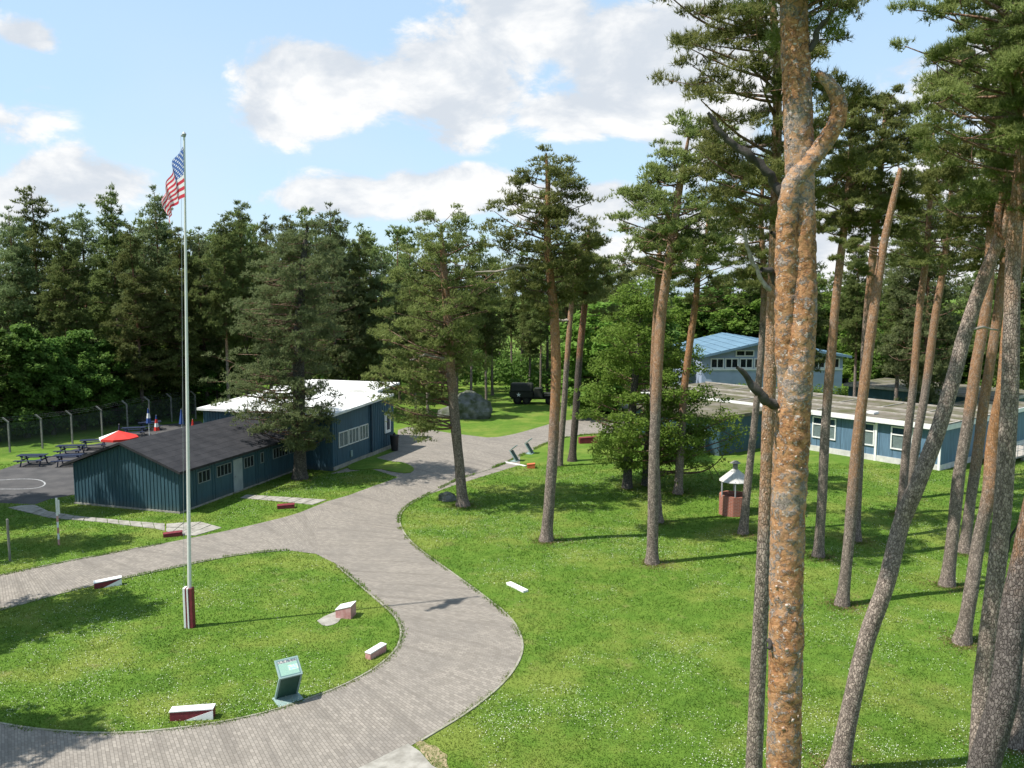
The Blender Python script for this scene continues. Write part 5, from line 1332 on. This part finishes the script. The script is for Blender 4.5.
# ------------------------------------------------------------------ painted wedge blocks, markers and odd bits on the lawn
def wedge(px, py, rot, L, wd, h0, h1, mtop, mside, label, mend=None, face=None):
    g = G(px, py); root = thing('marker_block', label, 'marker block', (g.x, g.y, gz(g.x, g.y)), 'painted marker blocks', rot)
    m_ = MB(); m_.hexa([(-L / 2, -wd / 2, -.06), (L / 2, -wd / 2, -.06), (L / 2, wd / 2, -.06), (-L / 2, wd / 2, -.06), (-L / 2, -wd / 2, h0), (L / 2, -wd / 2, h1), (L / 2, wd / 2, h1), (-L / 2, wd / 2, h0)])
    o = m_.build('body', mside, None, bevel=.012); o.parent = root
    m_ = MB(); e = .012; m_.hexa([(-L / 2 - e, -wd / 2 - e, h0 + .002), (L / 2 + e, -wd / 2 - e, h1 + .002), (L / 2 + e, wd / 2 + e, h1 + .002), (-L / 2 - e, wd / 2 + e, h0 + .002), (-L / 2 - e, -wd / 2 - e, h0 + .045), (L / 2 + e, -wd / 2 - e, h1 + .045), (L / 2 + e, wd / 2 + e, h1 + .045), (-L / 2 - e, wd / 2 + e, h0 + .045)])
    o = m_.build('cap', mtop, None, bevel=.01); o.parent = root
    if face:  # white triangle painted over half of the front
        m_ = MB(); y = -wd / 2 - .004
        m_.hexa([(-L / 2 + .3 * L, y - .008, -.02), (L / 2 + .004, y - .008, -.02), (L / 2 + .004, y, -.02), (-L / 2 + .3 * L, y, -.02), (-L / 2 + .32 * L, y - .008, .0), (L / 2 + .004, y - .008, h1 - .02), (L / 2 + .004, y, h1 - .02), (-L / 2 + .32 * L, y, .0)])
        o = m_.build('white_flash', face, None); o.parent = root
    return root


wedge(193, 718, math.radians(5), 1.22, .30, .26, .30, 'white_paint', 'maroon_paint', 'maroon and white block at the front edge of the flagpole lawn', face='white_paint')
wedge(108, 586, math.radians(27), 1.05, .30, .22, .30, 'white_paint', 'maroon_paint', 'maroon and white block at the left road edge of the flagpole lawn', face='white_paint')
wedge(376, 655, math.radians(58), .82, .24, .20, .24, 'white_paint', 'faded_red', 'short white topped block on the lawn near the tight bend')
wedge(346, 616, math.radians(-10), .62, .55, .30, .48, 'white_paint', 'faded_red', 'faded red wedge with pale cap at the end of a concrete pad')
flat('concrete_pad', [(317, 621), (325, 616), (338, 611), (342, 617), (337, 624), (324, 627)], .012, 'concrete', smoothn=1)
wedge(588, 443, math.radians(10), 1.5, .5, .42, .50, 'maroon_paint', 'maroon_paint', 'dark red block on the grass beyond the two thin pines')
wedge(286, 508, math.radians(12), .95, .4, .16, .20, 'maroon_paint', 'maroon_paint', 'low maroon block beside the path to the hut door')
wedge(173, 536, math.radians(20), .9, .35, .14, .18, 'maroon_paint', 'maroon_paint', 'low maroon block at the corner of the slab apron behind the flagpole')
wedge(531, 468, math.radians(0), .55, .4, .24, .30, 'orange_red', 'orange_red', 'orange red block at the end of a pale bar near the small lecterns')
g = G(517, 588); m_ = MB(); t = Vector((math.cos(-.95), math.sin(-.95)))
fr = frame((g.x, g.y), t, (-t.y, t.x), gz(g.x, g.y)); m_ = MB(fr); m_.box(-.62, .62, -.13, .13, -.04, .09); tag(m_.build('marker_plank', 'white_paint', None, bevel=.015), 'white painted plank lying on the right lawn beside the drive', 'plank')
a, b = G(505, 462.5), G(526, 466.5); m_ = MB(); d = (b - a).normalized(); m_ = MB(frame((a.x, a.y), (d.x, d.y), (-d.y, d.x))); m_.box(0, (b - a).length, -.06, .06, -.02, .07); tag(m_.build('edging_bar', 'white_paint', None, bevel=.01), 'thin pale bar on the grass leading to the orange red block', 'bar')
# stone at the foot of the broad pine
def rock(name, label, cat, loc, size, seed, material='rock', n=3, group=None):
    import bmesh
    bm = bmesh.new(); bmesh.ops.create_icosphere(bm, subdivisions=n, radius=1.0)
    co = np.array([v.co for v in bm.verts]); nz = fbm(co * 1.6 + seed, 4); nz2 = fbm(co * 4.5 + seed * 3, 3)
    for v, a_, b_ in zip(bm.verts, nz, nz2):
        s = .55 + .95 * a_ + .30 * (b_ - .45); v.co = Vector((v.co.x * s * size[0], v.co.y * s * size[1], max(v.co.z * s, -.3) * size[2]))
    me = bpy.data.meshes.new(name); bm.to_mesh(me); bm.free(); me.materials.append(MATS[material]); me.polygons.foreach_set('use_smooth', [False] * len(me.polygons))
    o = bpy.data.objects.new(name, me); COL.objects.link(o); o.location = loc; return tag(o, label, cat, group)


g = G(447, 500); rock('stone', 'small dark stone lying at the foot of the broad pine', 'stone', (g.x, g.y, .08), (.55, .4, .38), 3)
g = G(466, 417); rock('boulder', 'big grey mossy boulder among the trees beyond the forecourt', 'boulder', (g.x, g.y, .35), (2.5, 1.6, 2.15), 14, n=4)

# red and white pole and grey post on the left lawn
g = G(59, 545); rp = thing('boundary_pole', 'slim red and white banded pole standing on the left lawn', 'pole', tuple(g))
HP = 2.35; nb = 8
for k in range(nb):
    m_ = MB(); m_.bar((g.x, g.y, HP * k / nb - (.1 if k == 0 else 0)), (g.x, g.y, HP * (k + 1) / nb - .002), .05, 10); m_.build('band', 'white_paint' if k % 2 or k > 5 else 'faded_red', rp)
m_ = MB(); m_.box(g.x + .06, g.x + .13, g.y - .03, g.y + .03, HP - .75, HP - .1); m_.box(g.x - .05, g.x + .13, g.y - .028, g.y + .028, HP - .80, HP - .752); m_.build('bracket', 'white_paint', rp)
g = G(10, 561); m_ = MB(); m_.bar((g.x, g.y, -.1), (g.x, g.y, 1.95), .055, 10); m_.bar((g.x, g.y, 1.951), (g.x, g.y, 2.0), .06, 10, .02); tag(m_.build('marker_post', 'post_concrete'), 'plain grey post near the left edge of the lawn', 'post')

# ------------------------------------------------------------------ security fence
fpx = [(-60, 463), (-26, 457), (10, 452.3), (42.6, 448.6), (72.6, 443.7), (102.5, 438), (128, 431), (150, 426), (172, 422), (196, 419)]
fpt = [G(*p) for p in fpx]
fence = thing('security_fence', 'tall wire mesh fence with concrete posts and angled tops before the forest', 'fence', tuple(fpt[2]))
for k, p in enumerate(fpt):
    m_ = MB(); m_.box(p.x - .055, p.x + .055, p.y - .055, p.y + .055, -.1, 2.35)
    m_.hexa([(p.x - .07, p.y - .06, 2.351), (p.x + .07, p.y - .06, 2.351), (p.x + .07, p.y + .06, 2.351), (p.x - .07, p.y + .06, 2.351), (p.x - .42, p.y - .15, 2.72), (p.x - .32, p.y - .15, 2.75), (p.x - .32, p.y - .05, 2.75), (p.x - .42, p.y - .05, 2.72)])
    m_.build('post', 'post_concrete', fence)
for k, (a, b) in enumerate(zip(fpt[:-1], fpt[1:])):
    L = (b - a).length; t = (b - a).normalized(); n = Vector((t.y, -t.x, 0)) * .09
    a2, b2_ = a + n, b + n
    m_ = MB(); m_.poly([(a2.x, a2.y, .05), (b2_.x, b2_.y, .05), (b2_.x, b2_.y, 2.3), (a2.x, a2.y, 2.3)], [(0, 0), (L, 0), (L, 2.25), (0, 2.25)]); m_.build('mesh_panel', 'chain_link', fence)
    for q, z in enumerate((2.45, 2.58, 2.70)):
        dx = -.1 - .12 * q; m_ = MB(); m_.bar((a.x + dx, a.y - .04 - .03 * q, z), (b.x + dx, b.y - .04 - .03 * q, z), .004, 4); m_.build('barbed_wire', 'steel', fence)


# ------------------------------------------------------------------ terrace tables and parasols
def picnic():
    root = thing('picnic_table', 'picnic table', 'table')
    def bx(n, *a):
        m_ = MB(); m_.box(*a); o = m_.build(n, 'navy_paint', None); o.parent = root
    for k in range(5): bx('table_board', -.95, .95, -.38 + .155 * k, -.38 + .155 * k + .14, .70, .74)
    for s in (-1, 1):
        for k in range(2): bx('seat_board', -.95, .95, s * .72 - .15 + .155 * k, s * .72 - .15 + .155 * k + .14, .42, .455)
    for x in (-.65, .65):
        m_ = MB(); m_.box(x - .04, x + .04, -.85, .85, .34, .418); m_.box(x - .038, x + .038, -.36, .36, .62, .698); o = m_.build('cross_beam', 'navy_paint', None); o.parent = root
        for s in (-1, 1):
            m_ = MB(); m_.hexa([(x + .042, s * .62 - .05, 0), (x + .10, s * .62 - .05, 0), (x + .10, s * .62 + .05, 0), (x + .042, s * .62 + .05, 0), (x + .042, s * .25 - .05, .697), (x + .10, s * .25 - .05, .697), (x + .10, s * .25 + .05, .697), (x + .042, s * .25 + .05, .697)]); o = m_.build('leg', 'navy_paint', None); o.parent = root
    return root


pt = picnic()
for n, (px, py, ry, lab) in enumerate([(33, 465, 5, 'dark navy picnic table standing alone on the asphalt court, leftmost'), (69, 465, 12, 'dark navy picnic table nearest the left corner of the hut'), (71, 455, 8, 'dark navy picnic table just behind the one near the hut corner'), (94, 449, 20, 'dark navy picnic table between the fence and the red parasol'), (134, 436, 15, 'dark navy picnic table behind the red parasol by the fence'), (150, 430, 30, 'dark navy picnic table farthest back on the terrace')]):
    o = pt if n == 0 else copy_tree(pt); g = G(px, py); o.location = (g.x, g.y, .008); o.rotation_euler = (0, 0, math.radians(ry)); tag(o, lab, 'table', 'navy picnic tables on the court')


def parasol_open(x, y, label):
    root = thing('parasol', label, 'parasol', (x, y, 0), 'terrace parasols')
    m_ = MB(); m_.bar((x, y, 0), (x, y, 2.32), .025, 8); m_.build('pole', 'white_paint', root)
    m_ = MB(); m_.bar((x, y, 0), (x, y, .12), .28, 12, .22); m_.build('base', 'concrete', root)
    n = 8
    for k in range(n):
        m_ = MB(); t0, t1 = 2 * math.pi * (k + .2) / n, 2 * math.pi * (k + 1.2) / n; R = 1.35
        a = (x + R * math.cos(t0), y + R * math.sin(t0), 1.86); b = (x + R * math.cos(t1), y + R * math.sin(t1), 1.86); c = (x, y, 2.34)
        m_.poly([a, b, c]); m_.poly([a, (a[0], a[1], 1.70), (b[0], b[1], 1.70), b]); m_.build('canopy_panel', 'umbrella_white' if k in (4, 3) else 'umbrella_red', root)


def parasol_closed(x, y, top, mats, label):
    root = thing('parasol', label, 'parasol', (x, y, 0), 'terrace parasols')
    m_ = MB(); m_.bar((x, y, 0), (x, y, top), .022, 8); m_.build('pole', 'white_paint', root)
    m_ = MB(); m_.bar((x, y, 0), (x, y, .12), .28, 12, .22); m_.build('base', 'concrete', root)
    zs = np.linspace(top - .02, top - 1.25, len(mats) + 1); R = np.linspace(.03, .22, len(mats) + 1)
    for k, m1 in enumerate(mats):
        m_ = MB(); n = 12; i = 0; pts = []
        for z, r_ in ((zs[k], R[k]), (zs[k + 1], R[k + 1])):
            for q in range(n): rr = r_ * (1 if q % 2 else .68); pts.append((x + rr * math.cos(q * 2 * math.pi / n), y + rr * math.sin(q * 2 * math.pi / n), z))
        m_.v = [Vector(p) for p in pts]; m_.f = [[q, (q + 1) % n, n + (q + 1) % n, n + q][::-1] for q in range(n)]; m_.build('folded_canopy', m1, root)


parasol_open(D(119, 440, 60.5).x, 60.5, 'open red and white parasol behind the hut roof')
parasol_closed(D(148, 408, 69).x, 69, D(148, 408, 69).z, ['umbrella_blue', 'umbrella_white', 'umbrella_blue'], 'folded blue and white parasol near the fence, left of the red one')
parasol_closed(D(181, 409, 70).x, 70, D(181, 409, 70).z, ['umbrella_blue', 'umbrella_blue'], 'folded blue parasol just left of the flagpole line')
parasol_closed(D(156, 415, 66).x, 66, D(156, 415, 66).z, ['umbrella_blue', 'umbrella_red', 'umbrella_white', 'umbrella_red'], 'folded red parasol with blue tip behind the hut roof')
parasol_closed(D(192.5, 419, 64).x, 64, D(192.5, 419, 64).z, ['umbrella_red', 'umbrella_red'], 'folded bright red parasol just right of the flagpole line')
parasol_closed(D(119, 424, 62).x, 62, D(119, 424, 62).z, ['navy_paint', 'navy_paint'], 'folded dark navy parasol above the open red one')

# ------------------------------------------------------------------ brick grill shelter
gg = G(735, 514); gx0, gy0 = gg.x + .1, gg.y + .6; zz = gz(gx0, gy0)
gs = thing('grill_shelter', 'round brick grill shelter with white conical metal roof on the lawn', 'shelter', (gx0, gy0, zz))
n = 10; m_ = MB(); R, r2, hb = .86, .74, 1.12
for k in range(n):
    t0, t1 = 2 * math.pi * k / n, 2 * math.pi * (k + 1) / n; c0, s0, c1, s1 = math.cos(t0), math.sin(t0), math.cos(t1), math.sin(t1); L = 2 * R * math.sin(math.pi / n)
    m_.poly([(gx0 + R * c0, gy0 + R * s0, zz - .15), (gx0 + R * c1, gy0 + R * s1, zz - .15), (gx0 + R * c1, gy0 + R * s1, zz + hb), (gx0 + R * c0, gy0 + R * s0, zz + hb)], [(k * L, 0), (k * L + L, 0), (k * L + L, hb + .15), (k * L, hb + .15)])
    m_.poly([(gx0 + r2 * c1, gy0 + r2 * s1, zz - .15), (gx0 + r2 * c0, gy0 + r2 * s0, zz - .15), (gx0 + r2 * c0, gy0 + r2 * s0, zz + hb), (gx0 + r2 * c1, gy0 + r2 * s1, zz + hb)], [(0, 0), (L, 0), (L, hb + .15), (0, hb + .15)])
    m_.poly([(gx0 + R * c0, gy0 + R * s0, zz + hb), (gx0 + R * c1, gy0 + R * s1, zz + hb), (gx0 + r2 * c1, gy0 + r2 * s1, zz + hb), (gx0 + r2 * c0, gy0 + r2 * s0, zz + hb)], [(0, 0), (L, 0), (L, .1), (0, .1)])
m_.build('brick_ring', 'red_brick', gs)
for k in range(6):
    t = 2 * math.pi * (k + .3) / 6; m_ = MB(); m_.bar((gx0 + 0.80 * math.cos(t), gy0 + 0.80 * math.sin(t), zz + hb - .1), (gx0 + 0.80 * math.cos(t), gy0 + 0.80 * math.sin(t), zz + 1.98), .035, 6); m_.build('post', 'steel', gs)
n = 12
for k in range(n):
    t0, t1 = 2 * math.pi * k / n, 2 * math.pi * (k + .985) / n; m_ = MB(); Rr = .88
    a = [(gx0 + Rr * math.cos(t0), gy0 + Rr * math.sin(t0), zz + 1.92), (gx0 + Rr * math.cos(t1), gy0 + Rr * math.sin(t1), zz + 1.92), (gx0 + .16 * math.cos(t1), gy0 + .16 * math.sin(t1), zz + 2.55), (gx0 + .16 * math.cos(t0), gy0 + .16 * math.sin(t0), zz + 2.55)]
    m_.hexa([(p[0], p[1], p[2] - .03) for p in a] + a); m_.build('roof_panel', 'shelter_roof', gs)
m_ = MB(); m_.bar((gx0, gy0, zz + 2.53), (gx0, gy0, zz + 2.86), .14, 12); m_.bar((gx0, gy0, zz + 2.9), (gx0, gy0, zz + 3.02), .30, 12, .12); m_.build('chimney_cap', 'post_concrete', gs)
m_ = MB(); m_.bar((gx0, gy0, zz + .8), (gx0, gy0, zz + .86), .6, 14); m_.build('grill', 'black_plastic', gs)


# ------------------------------------------------------------------ vehicles far behind
def wheel(root, x, y, r, wd):
    m_ = MB(); m_.bar((x, y - wd / 2, r), (x, y + wd / 2, r), r, 16); t = m_.build('tyre', 'rubber', None, bevel=.02); t.parent = root
    m_ = MB(); m_.bar((x, y - wd / 2 - .012, r), (x, y + wd / 2 + .012, r), r * .55, 12); h = m_.build('rim', 'olive_paint' if root.name.startswith('army') else 'steel', None); h.parent = t


def local(root, name, material, p8=None, box=None, bevel=.03, smooth=False):
    m_ = MB()
    if p8: m_.hexa(p8)
    else: m_.box(*box)
    o = m_.build(name, material, None, bevel=bevel); o.parent = root; return o


g = G(534, 403.5); tr = thing('army_truck', 'dark olive army truck parked on the track among the trees', 'truck', tuple(g), None, math.radians(-6))
for x in (-1.75, -.75, 1.75):
    for y in (-.85, .85): wheel(tr, x, y, .46, .28)
local(tr, 'chassis', 'olive_paint', box=(-2.5, 2.5, -.6, .6, .55, .72))
bd = local(tr, 'cargo_body', 'olive_paint', box=(-2.6, -.05, -1.0, 1.0, .78, 1.35))
local(tr, 'canvas_cover', 'olive_paint', p8=[(-2.58, -.98, 1.352), (-.07, -.98, 1.352), (-.07, .98, 1.352), (-2.58, .98, 1.352), (-2.5, -.75, 2.25), (-.15, -.75, 2.25), (-.15, .75, 2.25), (-2.5, .75, 2.25)], bevel=.15)
m_ = MB(); star = [(.27 * (1 if k % 2 == 0 else .42) * math.sin(k * math.pi / 5), .27 * (1 if k % 2 == 0 else .42) * math.cos(k * math.pi / 5)) for k in range(10)]
m_.poly([(-1.6 + a, -1.012, 1.07 + b) for a, b in star]); o = m_.build('white_star', 'white_paint', None); o.parent = bd
cb = local(tr, 'cab', 'olive_paint', p8=[(0, -.85, .75), (1.05, -.85, .75), (1.05, .85, .75), (0, .85, .75), (.05, -.8, 1.72), (.85, -.8, 1.72), (.85, .8, 1.72), (.05, .8, 1.72)])
local(tr, 'windscreen', 'window_glass', p8=[(1.03, -.72, 1.2), (1.06, -.72, 1.2), (1.06, .72, 1.2), (1.03, .72, 1.2), (.90, -.70, 1.62), (.93, -.70, 1.62), (.93, .70, 1.62), (.90, .70, 1.62)], bevel=0)
local(tr, 'bonnet', 'olive_paint', box=(1.07, 2.4, -.55, .55, .75, 1.22), bevel=.08)
for y in (-.85, .85): local(tr, 'mudguard', 'olive_paint', box=(1.2, 2.35, y - .25, y + .25, .95, 1.05), bevel=.05)
for y in (-.75, .75):
    m_ = MB(); m_.bar((2.36, y, 1.14), (2.46, y, 1.14), .10, 12); o = m_.build('headlight', 'steel', None); o.parent = tr


def car(px, py, rot, label, material):
    g = G(px, py); root = thing('parked_car', label, 'car', tuple(g), 'cars parked beyond the beech', rot)
    for x in (-1.3, 1.3):
        for y in (-.76, .76): wheel(root, x, y, .31, .2)
    m_ = MB(); prof = [(-2.1, .32), (2.1, .32), (2.12, .62), (1.95, .80), (1.05, .92), (.45, 1.40), (-1.15, 1.44), (-1.85, .98), (-2.1, .9)]
    i = 0; L = len(prof)
    m_.v = [Vector((x, y * (1 if z < 1.0 else .80), z)) for y in (-.86, .86) for x, z in prof]
    m_.f = [list(range(L))[::1], list(range(L, 2 * L))[::-1]] + [[k, L + k, L + (k + 1) % L, (k + 1) % L] for k in range(L)]
    o = m_.build('body', material, None, bevel=.06); o.parent = root
    for s in (-1, 1):
        m_ = MB(); q = [(.95, .96), (.42, 1.33), (-1.1, 1.36), (-1.55, 1.0)]; pts = [(x, s * (.875 if z < 1.0 else .72) , z) for x, z in q]; m_.poly(pts if s < 0 else pts[::-1]); w_ = m_.build('side_window', 'black_plastic', None); w_.parent = root
    m_ = MB(); m_.poly([(1.02, -.72, .96), (1.02, .72, .96), (.50, .62, 1.38), (.50, -.62, 1.38)]); w_ = m_.build('windscreen', 'black_plastic', None); w_.location = (.03, 0, .02); w_.parent = root
    for y in (-.6, .6): local(root, 'headlight', 'white_paint', box=(2.06, 2.13, y - .14, y + .14, .62, .74), bevel=.01)
    return root


car(606, 411, math.radians(8), 'silver parked car half hidden by the beech foliage', 'car_silver')
car(652, 409, math.radians(8), 'white parked car farther right behind the beech', 'white_paint')
g = G(571, 409); ys = thing('yellow_sign', 'small yellow sign board on a post beyond the drive', 'sign', tuple(g))
m_ = MB(); m_.bar((g.x, g.y, -.1), (g.x, g.y, 1.5), .04, 8); m_.build('post', 'steel', ys)
m_ = MB(); m_.box(g.x - .35, g.x + .35, g.y - .075, g.y - .045, .95, 1.5); m_.build('board', 'yellow_paint', ys, bevel=.01)

# ------------------------------------------------------------------ grass blades and daisies (nobody could count them)
PAVED += FOOT


def free_points(n, r, y0=19.5, y1=60.0, power=1.6):
    Y = y0 + (y1 - y0) * r.random(n) ** power; hw = Y * 0.66 + 1.5; X = (r.random(n) * 2 - 1) * hw; P = np.stack([X, Y], 1); ok = np.ones(n, bool)
    for poly in PAVED: ok &= ~inside(P, poly)
    return P[ok]


r = np.random.default_rng(5)
P = free_points(400000, r); nmain = len(P)
ex = []
for line in (upto(ML, (335, 564)), since(upto(MR, (600, 434)), (425, 738)), upto(BL, (285, 550)), upto(BU, (160, 544))):          # longer grass leaning over the paving edges
    A = np.array([[v.x, v.y] for v in line]); sg = np.linalg.norm(np.diff(A, axis=0), axis=1); cum = np.concatenate([[0], np.cumsum(sg)]); k = int(cum[-1] * 150)
    t_ = r.random(k) * cum[-1]; keep = vnoise(np.stack([t_ * 1.3, 0 * t_, 0 * t_ + len(ex)], 1)) > .30; t_ = t_[keep]; k = len(t_)
    ex.append(np.stack([np.interp(t_, cum, A[:, 0]), np.interp(t_, cum, A[:, 1])], 1) + r.normal(size=(k, 2)) * .07)
for bx, by, br_ in BASES:              # untrimmed tufts round the trunks
    if by < 60:
        k = 260; a_ = r.random(k) * 6.283; d_ = br_ * 1.4 + np.abs(r.normal(size=k)) * .16; ex.append(np.stack([bx + d_ * np.cos(a_), by + d_ * np.sin(a_)], 1))
P = np.concatenate([P] + ex); P = P[(P[:, 1] > 15)]; n = len(P); z = gz_np(P[:, 0], P[:, 1]); longer = np.where(np.arange(n) < nmain, 1.0, 1.45)
tuft = fbm(np.stack([P[:, 0] * 1.1, P[:, 1] * 1.1, 0 * P[:, 0]], 1), 3)
h = longer * (0.022 + 0.040 * r.random(n)) * (0.55 + 1.0 * tuft) * (1 + (P[:, 1] - 20) / 60); wd = 0.010 + .012 * r.random(n) + .0004 * (P[:, 1] - 20); an = r.random(n) * 6.283; lean = r.normal(size=(n, 2)) * .6
s = np.stack([np.cos(an), np.sin(an), 0 * an], 1) * wd[:, None]; b = np.stack([P[:, 0], P[:, 1], z - .005], 1); tip = b + np.stack([lean[:, 0] * h, lean[:, 1] * h, h], 1)
V = np.stack([b - s, b + s, tip], 1).reshape(-1, 3)
tag(mesh_np('grass', V, np.arange(len(V)).reshape(-1, 3), 3, 'grass_blades', tint=np.repeat(r.random(n), 3)), 'short green grass of the lawns', 'grass', kind='stuff')

P = free_points(130000, r, 19.5, 58, 1.2)
cl = fbm(np.stack([P[:, 0] * .33, P[:, 1] * .33, 0 * P[:, 0] + 4], 1), 3); c2 = vnoise(np.stack([P[:, 0] * 1.7, P[:, 1] * 1.7, 0 * P[:, 0] + 9], 1))
P = P[(cl + .35 * c2 + r.random(len(P)) * .30) > .86]
n = len(P); z = gz_np(P[:, 0], P[:, 1]) + .035 + .03 * r.random(n); rr = .006 + .008 * r.random(n); an = r.random(n) * 6.28; V = []
c = np.stack([P[:, 0], P[:, 1], z], 1); tl = r.normal(size=(n, 2)) * .35
ring = []
for k in range(5):
    t = an + k * 2 * np.pi / 5; ex, ey = np.cos(t) * rr, np.sin(t) * rr; ring.append(c + np.stack([ex, ey, ex * tl[:, 0] + ey * tl[:, 1]], 1))
V = np.stack(ring, 1).reshape(-1, 3); print('daisies', n)
tag(mesh_np('daisies', V, np.arange(len(V)).reshape(-1, 5), 5, 'daisy_white'), 'small white daisies scattered over the lawns', 'flowers', kind='stuff')

# fallen brown needles under the pines
L_ = []
for bx, by, br_ in BASES:
    if by < 58:
        k = 420; a_ = r.random(k) * 6.283; d_ = br_ * 1.2 + np.abs(r.normal(size=k)) * .55; L_.append(np.stack([bx + .15 + d_ * np.cos(a_), by + d_ * np.sin(a_)], 1))
P = np.concatenate(L_); n = len(P); c = np.stack([P[:, 0], P[:, 1], gz_np(P[:, 0], P[:, 1]) + .03 + .02 * r.random(n)], 1); an = r.random(n) * 6.283; L = .04 + .05 * r.random(n)
d = np.stack([np.cos(an), np.sin(an), .2 * r.normal(size=n)], 1) * L[:, None]; s = np.stack([-np.sin(an), np.cos(an), 0 * an], 1) * .011
V = np.stack([c - d - s, c - d + s, c + d], 1).reshape(-1, 3)
tag(mesh_np('needle_litter', V, np.arange(len(V)).reshape(-1, 3), 3, 'litter'), 'fallen brown needles lying round the pine trunks', 'litter', kind='stuff')
